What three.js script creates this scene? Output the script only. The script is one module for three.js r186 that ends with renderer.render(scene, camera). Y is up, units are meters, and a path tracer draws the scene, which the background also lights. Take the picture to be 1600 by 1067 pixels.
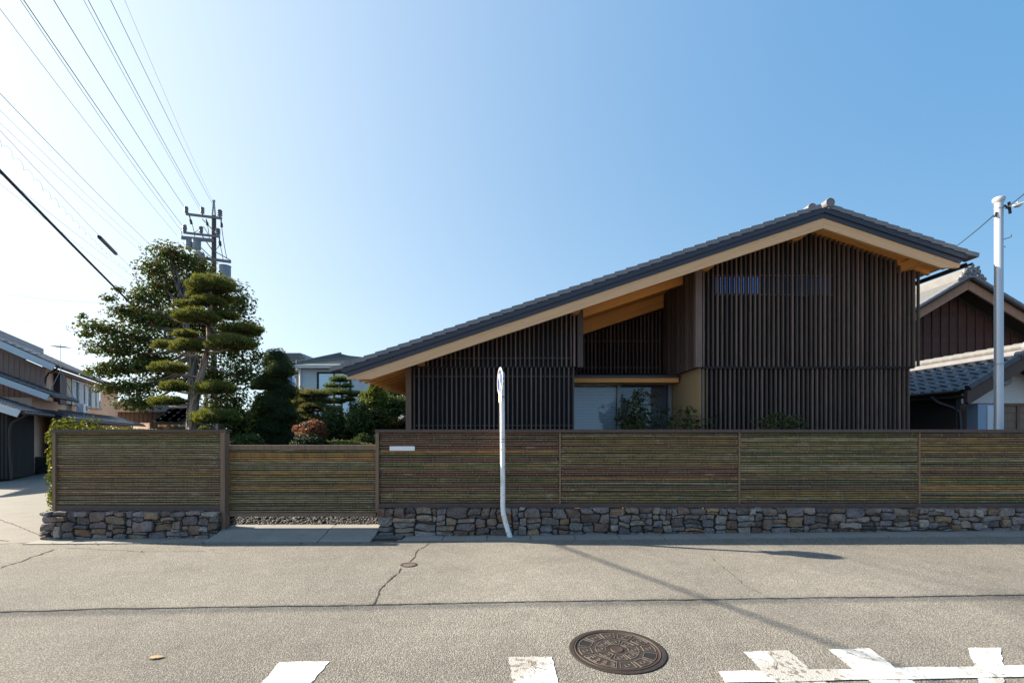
import * as THREE from 'three';
import { mergeGeometries } from 'three/addons/utils/BufferGeometryUtils.js';

// ---------------------------------------------------------------- camera, sky, sun, exposure
const scene = new THREE.Scene();
const EYE = 1.53, F = 740;                       // eye height in metres; focal length, in 1/1600 of the picture's width
const camera = new THREE.PerspectiveCamera(2 * Math.atan(675 / F) * 180 / Math.PI, 1600 / 1350, 0.05, 3000);
camera.position.set(0, EYE, 0);
camera.setViewOffset(1600, 1350, 0, 0, 1600, 1067);   // level camera, lens shifted up
camera.updateProjectionMatrix();
scene.add(camera);

const renderer = new THREE.WebGLRenderer({ antialias: true });
renderer.setSize(1024, 682);
renderer.toneMapping = THREE.LinearToneMapping;
renderer.toneMappingExposure = 3.0;
renderer.shadowMap.enabled = true;

const SUN = new THREE.Vector3(-3.9, 2.27, -0.93).normalize();
const sun = new THREE.DirectionalLight(new THREE.Color().setRGB(1, 0.88, 0.70), 5.0);
sun.name = 'sun';
sun.position.copy(SUN).multiplyScalar(80);
sun.castShadow = true;
sun.shadow.mapSize.set(4096, 4096);
Object.assign(sun.shadow.camera, { left: -40, right: 40, top: 40, bottom: -40, near: 1, far: 200 });
scene.add(sun);

const SKY_GAIN = 1 / 3.0;
function skyColor(x, y, z) {                      // clear winter sky: deep blue away from the sun, milky towards it
  const el = Math.max(0, Math.asin(Math.max(-1, Math.min(1, y)))) * 57.2958;
  const g = Math.acos(Math.max(-1, Math.min(1, x * SUN.x + y * SUN.y + z * SUN.z))) * 57.2958;
  const h = Math.exp(-el / 17);
  const b = [0.025 + 0.30 * h, 0.265 + 0.37 * h, 0.63 + 0.28 * h];
  const a = (1.12 * Math.exp(-Math.pow(g / 50, 1.45))) * (1 + 0.65 * h) + 3.0 * Math.exp(-g / 7);
  const k = 0.12 * h;
  return [b[0] + a * 0.97 + k, b[1] + a * 0.86 + k, b[2] + a * 0.64 + k];
}
{
  const W = 1024, Hh = 512, d = new Float32Array(W * Hh * 4);
  for (let j = 0; j < Hh; j++) for (let i = 0; i < W; i++) {
    const ph = ((i + 0.5) / W - 0.5) * 2 * Math.PI, th = ((j + 0.5) / Hh - 0.5) * Math.PI;
    const y = Math.sin(th), c = Math.cos(th), v = skyColor(Math.cos(ph) * c, Math.max(0, y), Math.sin(ph) * c);
    for (let k = 0; k < 3; k++) d[(j * W + i) * 4 + k] = v[k] * SKY_GAIN;
    d[(j * W + i) * 4 + 3] = 1;
  }
  const t = new THREE.DataTexture(d, W, Hh, THREE.RGBAFormat, THREE.FloatType);
  t.mapping = THREE.EquirectangularReflectionMapping; t.magFilter = t.minFilter = THREE.LinearFilter; t.needsUpdate = true;
  scene.background = t; scene.environment = t;
}

// ---------------------------------------------------------------- helpers
function rng(s) { return () => { s |= 0; s = s + 0x6D2B79F5 | 0; let t = Math.imul(s ^ s >>> 15, 1 | s); t = t + Math.imul(t ^ t >>> 7, 61 | t) ^ t; return ((t ^ t >>> 14) >>> 0) / 4294967296; }; }
let R = rng(7);
const rr = (a, b) => a + (b - a) * R();
const V = (x, y, z) => new THREE.Vector3(x, y, z);
const X = (px, d) => (px - 800) / F * d, Y = (py, d) => EYE + (675 - py) / F * d;   // survey: bearing and elevation read at a known distance
const P = (px, py, d) => V(X(px, d), Y(py, d), -d);
const used = {};
function numbered(n) { if (!(n in used)) { used[n] = 0; return n; } return n + '_' + String(++used[n]).padStart(3, '0'); }
function shadow(o) { o.traverse((m) => { if (m.isMesh) { m.castShadow = m.receiveShadow = true; } }); return o; }
function tag(o, label, category, group) { o.userData.label = label; o.userData.category = category; if (group) o.userData.group = group; return o; }
function thing(name, label, category, pos = [0, 0, 0], turn = 0, group) {
  const o = new THREE.Group(); o.name = numbered(name); o.position.set(...pos); o.rotation.y = turn; scene.add(o); return tag(o, label, category, group);
}
function clean(g) {
  if (g.index) g = g.toNonIndexed();
  for (const k of Object.keys(g.attributes)) if (!['position', 'normal', 'uv', 'color'].includes(k)) g.deleteAttribute(k);
  if (!g.attributes.uv) g.setAttribute('uv', new THREE.BufferAttribute(new Float32Array(g.attributes.position.count * 2), 2));
  return g;
}
function merge(list) {
  if (!Array.isArray(list)) return list;
  list = list.map(clean);
  if (list.length === 1) return list[0];
  if (!list.every((g) => g.attributes.color)) list.forEach((g) => g.deleteAttribute('color'));
  return mergeGeometries(list, false);
}
function obj(name, geo, mat, parent = scene, kind) {
  const m = new THREE.Mesh(merge(geo), mat); m.name = parent === scene ? numbered(name) : name;
  m.castShadow = m.receiveShadow = true; if (kind) m.userData.kind = kind; parent.add(m); return m;
}
// uv in metres, picked by the dominant normal axis; du, dv shift the pattern
function uvm(g, du = 0, dv = 0, rot = 0) {
  if (g.index) g = g.toNonIndexed();
  const p = g.attributes.position, n = g.attributes.normal, uv = new Float32Array(p.count * 2), c = Math.cos(rot), s = Math.sin(rot);
  for (let i = 0; i < p.count; i++) {
    const ax = Math.abs(n.getX(i)), ay = Math.abs(n.getY(i)), az = Math.abs(n.getZ(i));
    let u, v;
    if (ax > ay && ax > az) { u = p.getZ(i); v = p.getY(i); } else if (ay > az) { u = p.getX(i); v = p.getZ(i); } else { u = p.getX(i); v = p.getY(i); }
    uv[2 * i] = u * c + v * s + du; uv[2 * i + 1] = -u * s + v * c + dv;
  }
  g.setAttribute('uv', new THREE.BufferAttribute(uv, 2)); return g;
}
function box(x0, x1, y0, y1, z0, z1, du = 0, dv = 0) {
  const g = new THREE.BoxGeometry(Math.abs(x1 - x0), Math.abs(y1 - y0), Math.abs(z1 - z0)); g.translate((x0 + x1) / 2, (y0 + y1) / 2, (z0 + z1) / 2); return uvm(g, du, dv);
}
// board with chamfered long edges, axis-aligned
function cbox(x0, x1, y0, y1, z0, z1, c = 0.004, du = 0, dv = 0) {
  const w = x1 - x0, h = y1 - y0, sh = new THREE.Shape();
  sh.moveTo(x0 + c, y0); sh.lineTo(x1 - c, y0); sh.lineTo(x1, y0 + c); sh.lineTo(x1, y1 - c); sh.lineTo(x1 - c, y1); sh.lineTo(x0 + c, y1); sh.lineTo(x0, y1 - c); sh.lineTo(x0, y0 + c); sh.closePath();
  const g = new THREE.ExtrudeGeometry(sh, { depth: Math.abs(z1 - z0), bevelEnabled: false }); g.translate(0, 0, Math.min(z0, z1)); return uvm(g, du, dv);
}
function prism(pts, z0, z1, rot = 0, du = 0, dv = 0) {      // outline in x,y drawn out along z
  const sh = new THREE.Shape(pts.map((p) => new THREE.Vector2(p[0], p[1])));
  const g = new THREE.ExtrudeGeometry(sh, { depth: Math.abs(z1 - z0), bevelEnabled: false }); g.translate(0, 0, Math.min(z0, z1)); return uvm(g, du, dv, rot);
}
function bar(a, b, r, seg = 8, r2 = r) {                  // round bar from a to b
  const d = b.clone().sub(a), g = new THREE.CylinderGeometry(r2, r, d.length(), seg, 1); g.translate(0, d.length() / 2, 0);
  g.applyQuaternion(new THREE.Quaternion().setFromUnitVectors(V(0, 1, 0), d.normalize())); g.translate(a.x, a.y, a.z); return g;
}
function beam(a, b, w, h, up = V(0, 1, 0)) {              // rectangular bar: w across, h along "up"
  const d = b.clone().sub(a), L = d.length(); d.normalize();
  const side = d.clone().cross(up).normalize(), u2 = side.clone().cross(d).normalize();
  const g = uvm(new THREE.BoxGeometry(L, h, w), R() * 3, R() * 3); g.translate(L / 2, 0, 0);
  g.applyMatrix4(new THREE.Matrix4().makeBasis(d, u2, side)); g.translate(a.x, a.y, a.z); return g;
}
function limb(pts, radii, seg = 8, steps = 0, rough = 0) { // tapered bent tube
  const c = new THREE.CatmullRomCurve3(pts), n = steps || pts.length * 4, fr = c.computeFrenetFrames(n, false), pos = [], uv = [], idx = [];
  for (let i = 0; i <= n; i++) {
    const t = i / n, q = c.getPointAt(t), k = t * (radii.length - 1), a = Math.min(radii.length - 2, Math.floor(k)), r = radii[a] + (radii[a + 1] - radii[a]) * (k - a);
    for (let j = 0; j <= seg; j++) {
      const th = (j % seg) / seg * Math.PI * 2, w = r * (1 + rough * Math.sin(th * 3 + i * 1.3) * Math.cos(i * 2.1 + th));
      pos.push(q.x + w * (Math.cos(th) * fr.normals[i].x + Math.sin(th) * fr.binormals[i].x), q.y + w * (Math.cos(th) * fr.normals[i].y + Math.sin(th) * fr.binormals[i].y), q.z + w * (Math.cos(th) * fr.normals[i].z + Math.sin(th) * fr.binormals[i].z));
      uv.push(j / seg * r * 6, t * c.getLength());
      if (i < n && j < seg) { const o = i * (seg + 1) + j; idx.push(o, o + seg + 1, o + 1, o + 1, o + seg + 1, o + seg + 2); }
    }
  }
  const g = new THREE.BufferGeometry(); g.setAttribute('position', new THREE.Float32BufferAttribute(pos, 3)); g.setAttribute('uv', new THREE.Float32BufferAttribute(uv, 2)); g.setIndex(idx); g.computeVertexNormals(); return g;
}
function tint(g, c) { const n = g.attributes.position.count, a = new Float32Array(n * 3); for (let i = 0; i < n; i++) { a[3 * i] = c[0]; a[3 * i + 1] = c[1]; a[3 * i + 2] = c[2]; } g.setAttribute('color', new THREE.BufferAttribute(a, 3)); return g; }

// ---------------------------------------------------------------- textures (computed)
function hash(i, j, s) { let h = Math.imul(i, 374761393) ^ Math.imul(j, 668265263) ^ Math.imul(s, 982451653); h = Math.imul(h ^ h >>> 13, 1274126177); return ((h ^ h >>> 16) >>> 0) / 4294967296; }
function noise(u, v, nu, nv, s) {                 // tiles over [0,1)
  const x = u * nu, y = v * nv; let i = Math.floor(x), j = Math.floor(y); let fx = x - i, fy = y - j; fx = fx * fx * (3 - 2 * fx); fy = fy * fy * (3 - 2 * fy);
  i = ((i % nu) + nu) % nu; j = ((j % nv) + nv) % nv; const i1 = (i + 1) % nu, j1 = (j + 1) % nv;
  const a = hash(i, j, s), b = hash(i1, j, s), c = hash(i, j1, s), d = hash(i1, j1, s);
  return a + (b - a) * fx + (c - a) * fy + (a - b - c + d) * fx * fy;
}
function fbm(u, v, n, oct, s, m = n) { let t = 0, a = 0.5, k = 0; for (let o = 0; o < oct; o++) { t += a * noise(u, v, n << o, m << o, s + o); k += a; a *= 0.5; } return t / k; }
const enc = (c) => Math.max(0, Math.min(255, 255 * (c <= 0.0031308 ? 12.92 * c : 1.055 * Math.pow(c, 1 / 2.4) - 0.055)));
function texture(w, h, size, fn, color = true) {   // fn returns linear [r,g,b] or a height; size = metres per repeat [u, v]
  const d = new Uint8Array(w * h * 4);
  for (let j = 0; j < h; j++) for (let i = 0; i < w; i++) {
    const v = fn(i / w, j / h), o = (j * w + i) * 4;
    if (color) { d[o] = enc(v[0]); d[o + 1] = enc(v[1]); d[o + 2] = enc(v[2]); } else d[o] = d[o + 1] = d[o + 2] = Math.max(0, Math.min(255, v * 255));
    d[o + 3] = 255;
  }
  const t = new THREE.DataTexture(d, w, h, THREE.RGBAFormat); t.wrapS = t.wrapT = THREE.RepeatWrapping; t.magFilter = THREE.LinearFilter; t.minFilter = THREE.LinearMipmapLinearFilter;
  if (color) t.colorSpace = THREE.SRGBColorSpace; t.repeat.set(1 / size[0], 1 / size[1]); t.needsUpdate = true; return t;
}
const mix = (a, b, t) => [a[0] + (b[0] - a[0]) * t, a[1] + (b[1] - a[1]) * t, a[2] + (b[2] - a[2]) * t];
const sc = (a, k) => [a[0] * k, a[1] * k, a[2] * k];
const sm = (a, b, x) => { x = Math.max(0, Math.min(1, (x - a) / (b - a))); return x * x * (3 - 2 * x); };
const std = (o) => new THREE.MeshStandardMaterial({ roughness: 0.8, ...o });
const lin = (r, g, b) => new THREE.Color().setRGB(r, g, b);

// aggregate-rich old asphalt: pale stones in darker binder
const cells = (u, v, n, s) => { const x = u * n, y = v * n, i = Math.floor(x), j = Math.floor(y); let best = 9, id = 0;
  for (let a = -1; a <= 1; a++) for (let b = -1; b <= 1; b++) { const ii = (i + a + n) % n, jj = (j + b + n) % n, dx = i + a + hash(ii, jj, s) - x, dy = j + b + hash(ii, jj, s + 1) - y, d = dx * dx + dy * dy; if (d < best) { best = d; id = hash(ii, jj, s + 2); } }
  return [Math.sqrt(best), id]; };
const asphaltT = (() => { const N = 2048; const hb = new Float32Array(N * N);
  const c = texture(N, N, [3, 3], (u, v) => {
    const [d, id] = cells(u, v, 270, 3), [d2, id2] = cells(u, v, 520, 8), st = 1 - sm(0.32, 0.62, d), st2 = 1 - sm(0.3, 0.6, d2), big = fbm(u, v, 4, 4, 11), mid = fbm(u, v, 24, 3, 17);
    const binder = [0.080, 0.073, 0.064]; let k = mix(binder, sc([0.222, 0.208, 0.186], 0.5 + 0.95 * id), st * 0.9);
    k = mix(k, sc([0.212, 0.199, 0.178], 0.6 + 0.7 * id2), st2 * 0.5 * (1 - st));
    hb[Math.round(v * N) * N + Math.round(u * N)] = 0.25 + 0.5 * st * (0.5 + 0.5 * id) + 0.25 * st2;
    return sc(k, 0.80 + 0.34 * big + 0.28 * mid);
  });
  const b = texture(N, N, [3, 3], (u, v) => hb[Math.round(v * N) * N + Math.round(u * N)], false); return [c, b]; })();
const concreteT = texture(512, 512, [1.5, 1.5], (u, v) => sc([0.27, 0.26, 0.24], 0.7 + 0.35 * fbm(u, v, 4, 5, 21) + 0.3 * (noise(u, v, 180, 180, 5) - 0.5)));
const concreteB = texture(512, 512, [1.5, 1.5], (u, v) => 0.6 * noise(u, v, 200, 200, 5) + 0.4 * fbm(u, v, 16, 3, 9), false);
function woodT(base, dark, s, knots = 0, across = 0.25, along = 2, flat = false) {   // grain along v, or along u when flat
  const fn = (u, v) => {
    const wv = noise(u, v, 3, 5, s + 9) * 0.16 + 0.02 * noise(u, v, 4, 30, s + 4), g = noise((u + wv) % 1, v, 34, 3, s), f = noise(u, v, 110, 8, s + 1), b = fbm(u, v, 2, 3, s + 2, 5);
    let c = mix(base, dark, 0.55 * sm(0.45, 0.95, g) + 0.25 * f + 0.35 * (b - 0.5));
    if (knots) { const [d, id] = cells(u * 0.999, v, 5, s + 31); if (id > 0.72) c = mix(c, sc(dark, 0.45), knots * (1 - sm(0.03, 0.12, d))); }
    return c;
  };
  return flat ? texture(1024, 256, [along, across], (u, v) => fn(v, u)) : texture(256, 1024, [across, along], fn);
}
const woodB = texture(256, 512, [0.25, 1], (u, v) => 0.6 * noise(u, v, 60, 4, 3) + 0.4 * noise(u, v, 120, 10, 4), false);
const slatT = woodT([0.160, 0.110, 0.088], [0.052, 0.036, 0.030], 40, 0.6);
const cedarT = woodT([0.74, 0.45, 0.235], [0.57, 0.315, 0.145], 60, 0.45, 0.35, 2.5, true);
const soffitT = woodT([0.86, 0.41, 0.115], [0.66, 0.285, 0.075], 70, 0.2, 0.4, 2.5, true);
const postT = woodT([0.23, 0.145, 0.095], [0.13, 0.08, 0.052], 80, 0.5);
const grainT = texture(512, 512, [0.8, 0.8], (u, v) => { const a = fbm(u, v, 6, 5, 51), b = fbm(u, v, 40, 3, 57), r = sm(0.56, 0.74, fbm(u, v, 5, 4, 66)); return mix(sc([1, 1, 1], 0.25 + 0.95 * a + 0.9 * (b - 0.35)), [0.95, 0.62, 0.38], 0.55 * r); });
const grainB = texture(512, 512, [0.8, 0.8], (u, v) => 0.55 * fbm(u, v, 10, 5, 81) + 0.45 * fbm(u, v, 50, 3, 83), false);
const tileT = texture(256, 256, [0.9, 0.9], (u, v) => sc([1, 1, 1.02], 0.72 + 0.4 * fbm(u, v, 5, 4, 91) + 0.12 * (noise(u, v, 90, 90, 94) - 0.5)));
const plasterT = texture(512, 512, [2, 2], (u, v) => sc([1, 0.98, 0.95], 0.86 + 0.16 * fbm(u, v, 4, 5, 101) + 0.1 * (noise(u, v, 250, 250, 104) - 0.5)));
const barkT = texture(256, 512, [0.5, 1], (u, v) => { const g = fbm(u, v, 14, 3, 111, 5); return mix([0.20, 0.155, 0.12], [0.05, 0.038, 0.03], sm(0.4, 0.75, g)); });
const barkB = texture(256, 512, [0.5, 1], (u, v) => 1 - fbm(u, v, 14, 4, 111, 5), false);

const M = {
  asphalt: std({ map: asphaltT[0], bumpMap: asphaltT[1], bumpScale: 0.006, roughness: 0.92, vertexColors: true }),
  concrete: std({ map: concreteT, bumpMap: concreteB, bumpScale: 0.002, roughness: 0.9 }),
  street: std({ map: concreteT, bumpMap: concreteB, bumpScale: 0.002, roughness: 0.85, color: lin(0.70, 0.685, 0.665) }),
  crack: std({ color: lin(0.03, 0.027, 0.024), roughness: 1 }),
  slat: [1.05, 0.66, 1.38, 0.86, 1.16, 0.76].map((k, i) => std({ map: slatT, bumpMap: woodB, bumpScale: 0.0015, roughness: 0.72, color: lin(k, k * (i === 2 ? 0.97 : 1), k * (i === 1 ? 1.05 : 1)) })),
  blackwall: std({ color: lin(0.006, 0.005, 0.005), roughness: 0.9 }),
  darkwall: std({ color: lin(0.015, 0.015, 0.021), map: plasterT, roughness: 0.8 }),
  cedar: std({ map: cedarT, roughness: 0.6 }),
  soffit: std({ map: soffitT, roughness: 0.65 }),
  post: std({ map: postT, bumpMap: woodB, bumpScale: 0.0015, roughness: 0.75 }),
  capwood: std({ map: postT, color: lin(0.42, 0.42, 0.52), roughness: 0.65 }),
  fascia: std({ color: lin(0.050, 0.051, 0.066), roughness: 0.45, metalness: 0.3 }),
  tile: std({ map: tileT, color: lin(0.20, 0.20, 0.215), roughness: 0.5 }),
  tileblue: std({ map: tileT, color: lin(0.06, 0.066, 0.08), roughness: 0.3 }),
  stone: std({ map: grainT, bumpMap: grainB, bumpScale: 0.035, roughness: 0.9, vertexColors: true }),
  mortar: std({ color: lin(0.035, 0.031, 0.028), roughness: 1 }),
  earth: std({ map: grainT, color: lin(0.10, 0.075, 0.05), roughness: 1 }),
  bamboo: std({ vertexColors: true, roughness: 0.42 }),
  barkpale: std({ map: barkT, color: lin(1.7, 1.6, 1.5), bumpMap: barkB, bumpScale: 0.02, roughness: 0.95 }),
  bark: std({ map: barkT, bumpMap: barkB, bumpScale: 0.02, roughness: 0.95 }),
  leaf: new THREE.MeshPhysicalMaterial({ vertexColors: true, roughness: 0.6, specularIntensity: 0.35, transmission: 0.5, thickness: 0, side: THREE.DoubleSide }),
  needle: new THREE.MeshPhysicalMaterial({ vertexColors: true, roughness: 0.8, specularIntensity: 0.3, transmission: 0.5, thickness: 0, side: THREE.DoubleSide }),
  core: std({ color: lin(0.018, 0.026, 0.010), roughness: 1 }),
  berry: std({ color: lin(0.30, 0.025, 0.02), roughness: 0.4 }),
  white: std({ color: lin(0.80, 0.80, 0.80), roughness: 0.5 }),
  postpaint: std({ map: texture(128, 512, [0.3, 1.2], (u, v) => { const a = sm(0.60, 0.74, fbm(u, v, 4, 4, 161, 12)), b = sm(0.68, 0.8, fbm(u, v, 10, 3, 167, 24)); return mix(mix([0.78, 0.78, 0.77], [0.55, 0.53, 0.50], a * 0.6), [0.30, 0.19, 0.12], b * 0.7); }), roughness: 0.5 }),
  paint: std({ map: texture(1024, 1024, [2, 2], (u, v) => { const [d] = cells(u, v, 170, 3), w = sm(0.54, 0.70, fbm(u, v, 6, 5, 131)) * 0.6 + 0.6 * sm(0.60, 0.76, fbm(u, v, 70, 2, 141)); return mix(sc([0.66, 0.66, 0.645], 0.9 + 0.2 * fbm(u, v, 3, 4, 151)), sc([0.19, 0.175, 0.15], 1.2 - 0.6 * d), Math.min(1, w)); }), bumpMap: asphaltT[1], bumpScale: 0.003, roughness: 0.7 }),
  steel: std({ color: lin(0.46, 0.50, 0.56), roughness: 0.38, metalness: 0.45 }),
  galv: std({ color: lin(0.32, 0.33, 0.34), roughness: 0.5, metalness: 0.5 }),
  iron: std({ map: grainT, bumpMap: grainB, bumpScale: 0.002, color: lin(0.022, 0.016, 0.014), roughness: 0.8 }),
  ironworn: std({ map: grainT, color: lin(0.17, 0.14, 0.12), roughness: 0.65 }),
  rust: std({ map: grainT, color: lin(0.055, 0.032, 0.024), roughness: 0.65 }),
  black: std({ color: lin(0.012, 0.012, 0.014), roughness: 0.6 }),
  cable: std({ color: lin(0.02, 0.023, 0.03), roughness: 0.6 }),
  wiregreen: std({ color: lin(0.05, 0.075, 0.07), roughness: 0.6 }),
  glass: new THREE.MeshPhysicalMaterial({ color: lin(0.85, 0.9, 0.95), roughness: 0.03, transmission: 1, thickness: 0, ior: 1.5 }),
  darkglass: std({ color: lin(0.20, 0.27, 0.45), roughness: 0.08, metalness: 0.85 }),
};
// ---------------------------------------------------------------- ground, road, street
const k0 = (x, d) => 0.009 * Math.max(-8, Math.min(11, x)) * sm(6.2, 6.75, d);     // the road verge rises gently to the right
function sheet(x0, x1, d0, d1, nx, nd, h, lift, shade, right) {
  const pos = [], uv = [], idx = [], col = [];
  for (let j = 0; j <= nd; j++) for (let i = 0; i <= nx; i++) {
    const d = d0 + (d1 - d0) * j / nd, xr = right ? right(d) : x1, x = x0 + (xr - x0) * i / nx, c = shade ? shade(x, d) : 1;
    pos.push(x, h(x, d) + lift, -d); uv.push(x, d); Array.isArray(c) ? col.push(...c) : col.push(c, c, c);
    if (i < nx && j < nd) { const o = j * (nx + 1) + i; idx.push(o, o + 1, o + nx + 1, o + 1, o + nx + 2, o + nx + 1); }
  }
  const g = new THREE.BufferGeometry(); g.setAttribute('position', new THREE.Float32BufferAttribute(pos, 3)); g.setAttribute('uv', new THREE.Float32BufferAttribute(uv, 2)); g.setAttribute('color', new THREE.Float32BufferAttribute(col, 3)); g.setIndex(idx); g.computeVertexNormals(); return g;
}
{
  const g = new THREE.CircleGeometry(1200, 64); g.rotateX(-Math.PI / 2); g.translate(0, -0.14, 0);
  obj('ground', uvm(g), M.earth, scene, 'structure');
}
const hl = (d) => -6.98 - 0.56 * (d - 7);          // edge of the side street along the hedge
const wob = (x, y, s) => { const u = ((x / 16) % 1 + 1) % 1, v = ((y / 16) % 1 + 1) % 1; return fbm(u, v, 6, 4, s); };
const und = (x, d) => 0.014 * (wob(x, d, 5) - 0.5) * sm(4.2, 5.4, d);
const road = obj('road', sheet(-42, 42, -8, 6.78, 420, 110, (x, d) => k0(x, d) + und(x, d), 0, (x, d) => {
  const w = wob(x, d, 201), st = sm(0.45, 0.75, wob(x * 0.35, d * 1.4, 207)), edge = sm(5.7, 6.6, d), seam = d > 4.19 + 0.058 * x ? 1.03 : 0.97;
  const tyre = 0.07 * Math.exp(-Math.pow((d - 3.2 + 0.05 * x) / 0.5, 2)) + 0.06 * Math.exp(-Math.pow((d - 5.2 - 0.03 * x) / 0.45, 2)), sp2 = sm(0.62, 0.74, wob(x * 1.7, d * 1.9, 233));
  const k = (0.74 + 0.52 * w) * (1 - 0.14 * st) * (1 - tyre) * (1 - 0.10 * sp2) * (1 - 0.08 * edge) * seam; return [k * 1.0, k * 0.995, k * 0.98];
}), M.asphalt, scene, 'structure');
road.userData.label = 'sunlit worn grey asphalt road in front of the fence';
function ribbon(pts, w, lift, jag = 0) {           // thin irregular strip lying on the road: pts [x, d]
  const pos = [], idx = []; const q = [];
  for (let i = 0; i < pts.length - 1; i++) { const n = Math.max(2, Math.ceil(Math.hypot(pts[i + 1][0] - pts[i][0], pts[i + 1][1] - pts[i][1]) / 0.06)); for (let j = 0; j < n; j++) q.push([pts[i][0] + (pts[i + 1][0] - pts[i][0]) * j / n, pts[i][1] + (pts[i + 1][1] - pts[i][1]) * j / n]); }
  q.push(pts[pts.length - 1]); let ox = 0, od = 0;
  q.forEach((p, i) => {
    const a = q[Math.max(0, i - 1)], b = q[Math.min(q.length - 1, i + 1)]; let tx = b[0] - a[0], td = b[1] - a[1]; const L = Math.hypot(tx, td); tx /= L; td /= L;
    ox = ox * 0.7 + rr(-jag, jag); const ww = w * rr(0.35, 1.2), x = p[0] - td * ox, d = p[1] + tx * ox;
    const h = (x_, d_) => k0(x_, d_) + und(x_, d_) + lift;
    pos.push(x - td * ww / 2, h(x, d), -(d + tx * ww / 2), x + td * ww / 2, h(x, d), -(d - tx * ww / 2));
    if (i) { const o = 2 * i; idx.push(o - 2, o - 1, o, o - 1, o + 1, o); }
  });
  const g = new THREE.BufferGeometry(); g.setAttribute('position', new THREE.Float32BufferAttribute(pos, 3)); g.setIndex(idx); g.computeVertexNormals(); return g;
}
const G = (px, py) => { const d = EYE * F / (py - 675); return [X(px, d), d]; };   // road point seen at a bearing
R = rng(31);
obj('crack', ribbon([G(-200, 962), G(0, 957), G(150, 952), G(330, 949), G(560, 946), G(800, 941), G(1100, 937), G(1400, 933), G(1700, 928), [9, 4.6]], 0.022, 0.004, 0.006), M.crack, road);
obj('crack', ribbon([G(580, 946), G(592, 925), G(612, 905), G(628, 889)], 0.016, 0.004, 0.012), M.crack, road);
obj('crack', ribbon([G(641, 878), G(652, 862), G(672, 848)], 0.014, 0.004, 0.012), M.crack, road);
obj('crack', ribbon([G(1200, 933), G(1165, 915), G(1140, 895), G(1112, 872)], 0.006, 0.004, 0.012), M.crack, road);
obj('crack', ribbon([G(0, 888), G(30, 878), G(62, 866), G(85, 858)], 0.02, 0.004, 0.02), M.crack, road);
obj('crack', ribbon([G(62, 866), G(100, 856), G(210, 862), G(320, 862)], 0.008, 0.004, 0.012), M.crack, road);

// painted markings, worn, each a sheet 4 mm above the asphalt
function paintPatch(pts, label, lift = 0.004) {
  const q = pts.map((p) => G(...p)), out = [];                          // rough edges
  for (let i = 0; i < q.length; i++) { const a = q[i], b = q[(i + 1) % q.length]; for (let j = 0; j < 14; j++) { const t = j / 14; out.push(new THREE.Vector2(a[0] + (b[0] - a[0]) * t + (j ? rr(-0.007, 0.007) : 0), a[1] + (b[1] - a[1]) * t + (j ? rr(-0.007, 0.007) : 0))); } }
  const g = new THREE.ShapeGeometry(new THREE.Shape(out)); const p = g.attributes.position, uv = g.attributes.uv;
  for (let i = 0; i < p.count; i++) { const x = p.getX(i), d = p.getY(i); uv.setXY(i, x, d); p.setXYZ(i, x, lift, -d); }
  g.computeVertexNormals(); const nn = g.attributes.normal; for (let i = 0; i < nn.count; i++) nn.setXYZ(i, 0, 1, 0);
  const o = obj('road_marking', g, M.paint, scene, 'structure'); o.userData.label = label; return o;
}
paintPatch([[437, 1035], [515, 1034], [462, 1096], [380, 1098]], 'white painted dash on the asphalt, leftmost at the bottom of the picture');
{
  const dash = paintPatch([[794, 1027], [862, 1027], [882, 1100], [806, 1100]], 'white painted dash with a web of cracks beside the manhole cover'); R = rng(37);
  const c = G(832, 1043); M.paintcrack = std({ color: lin(0.22, 0.16, 0.12), roughness: 1 });
  for (let i = 0; i < 15; i++) { const a = i / 15 * 6.28 + rr(-0.2, 0.2), r = rr(0.08, 0.125), k = rr(0.2, 0.6); obj('crack', ribbon([[c[0] + Math.cos(a) * 0.01, c[1] + Math.sin(a) * 0.01], [c[0] + Math.cos(a + k * 0.3) * r * 0.5, c[1] + Math.sin(a + k * 0.3) * r * 0.45], [c[0] + Math.cos(a) * r, c[1] + Math.sin(a) * r * 0.8]], 0.005, 0.008, 0.008), M.paintcrack, dash); }
}
paintPatch([[1162, 1019], [1233, 1017], [1330, 1100], [1244, 1100]], 'slanted white stripe right of the manhole cover');
for (const p of [[[1180, 1030], [1215, 1040], [1245, 1052]], [[1200, 1022], [1212, 1036], [1205, 1046]], [[1322, 1020], [1345, 1030], [1372, 1034]]]) obj('crack', ribbon(p.map((q) => G(...q)), 0.006, 0.012, 0.01), M.paintcrack, road);
paintPatch([[1296, 1016], [1360, 1014], [1475, 1100], [1402, 1100]], 'slanted white stripe at the end of the cable shadow');
paintPatch([[1514, 1013], [1565, 1013], [1572, 1100], [1540, 1100]], 'short white stripe at the far right of the crossing line');
paintPatch([[1122, 1051], [1680, 1039], [1690, 1058], [1134, 1068]], 'long white line crossing the slanted stripes', 0.008);

// side street, pale concrete
const sideStreet = obj('side_street', sheet(-60, 0, 6.78, 75, 60, 90, (x, d) => k0(x, d), -0.004, null, (d) => Math.min(-6.6, hl(d) + 0.1)), M.street, scene, 'structure');
sideStreet.userData.label = 'pale concrete side street running off past the left end of the wall';
R = rng(33);
obj('crack', ribbon([[-7.4, 6.95], [-8.6, 7.25], [-10, 7.9], [-13, 9.2]], 0.03, 0.002, 0.012), M.crack, sideStreet);
obj('crack', ribbon([[-7.0, 7.1], [-8.6, 8.2], [-11, 9.6]], 0.018, 0.002, 0.012), M.crack, sideStreet);
obj('crack', ribbon([[-6.7, 6.9], [-7.5, 6.72], [-9, 6.4]], 0.02, 0.004, 0.012), M.crack, sideStreet);

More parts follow.
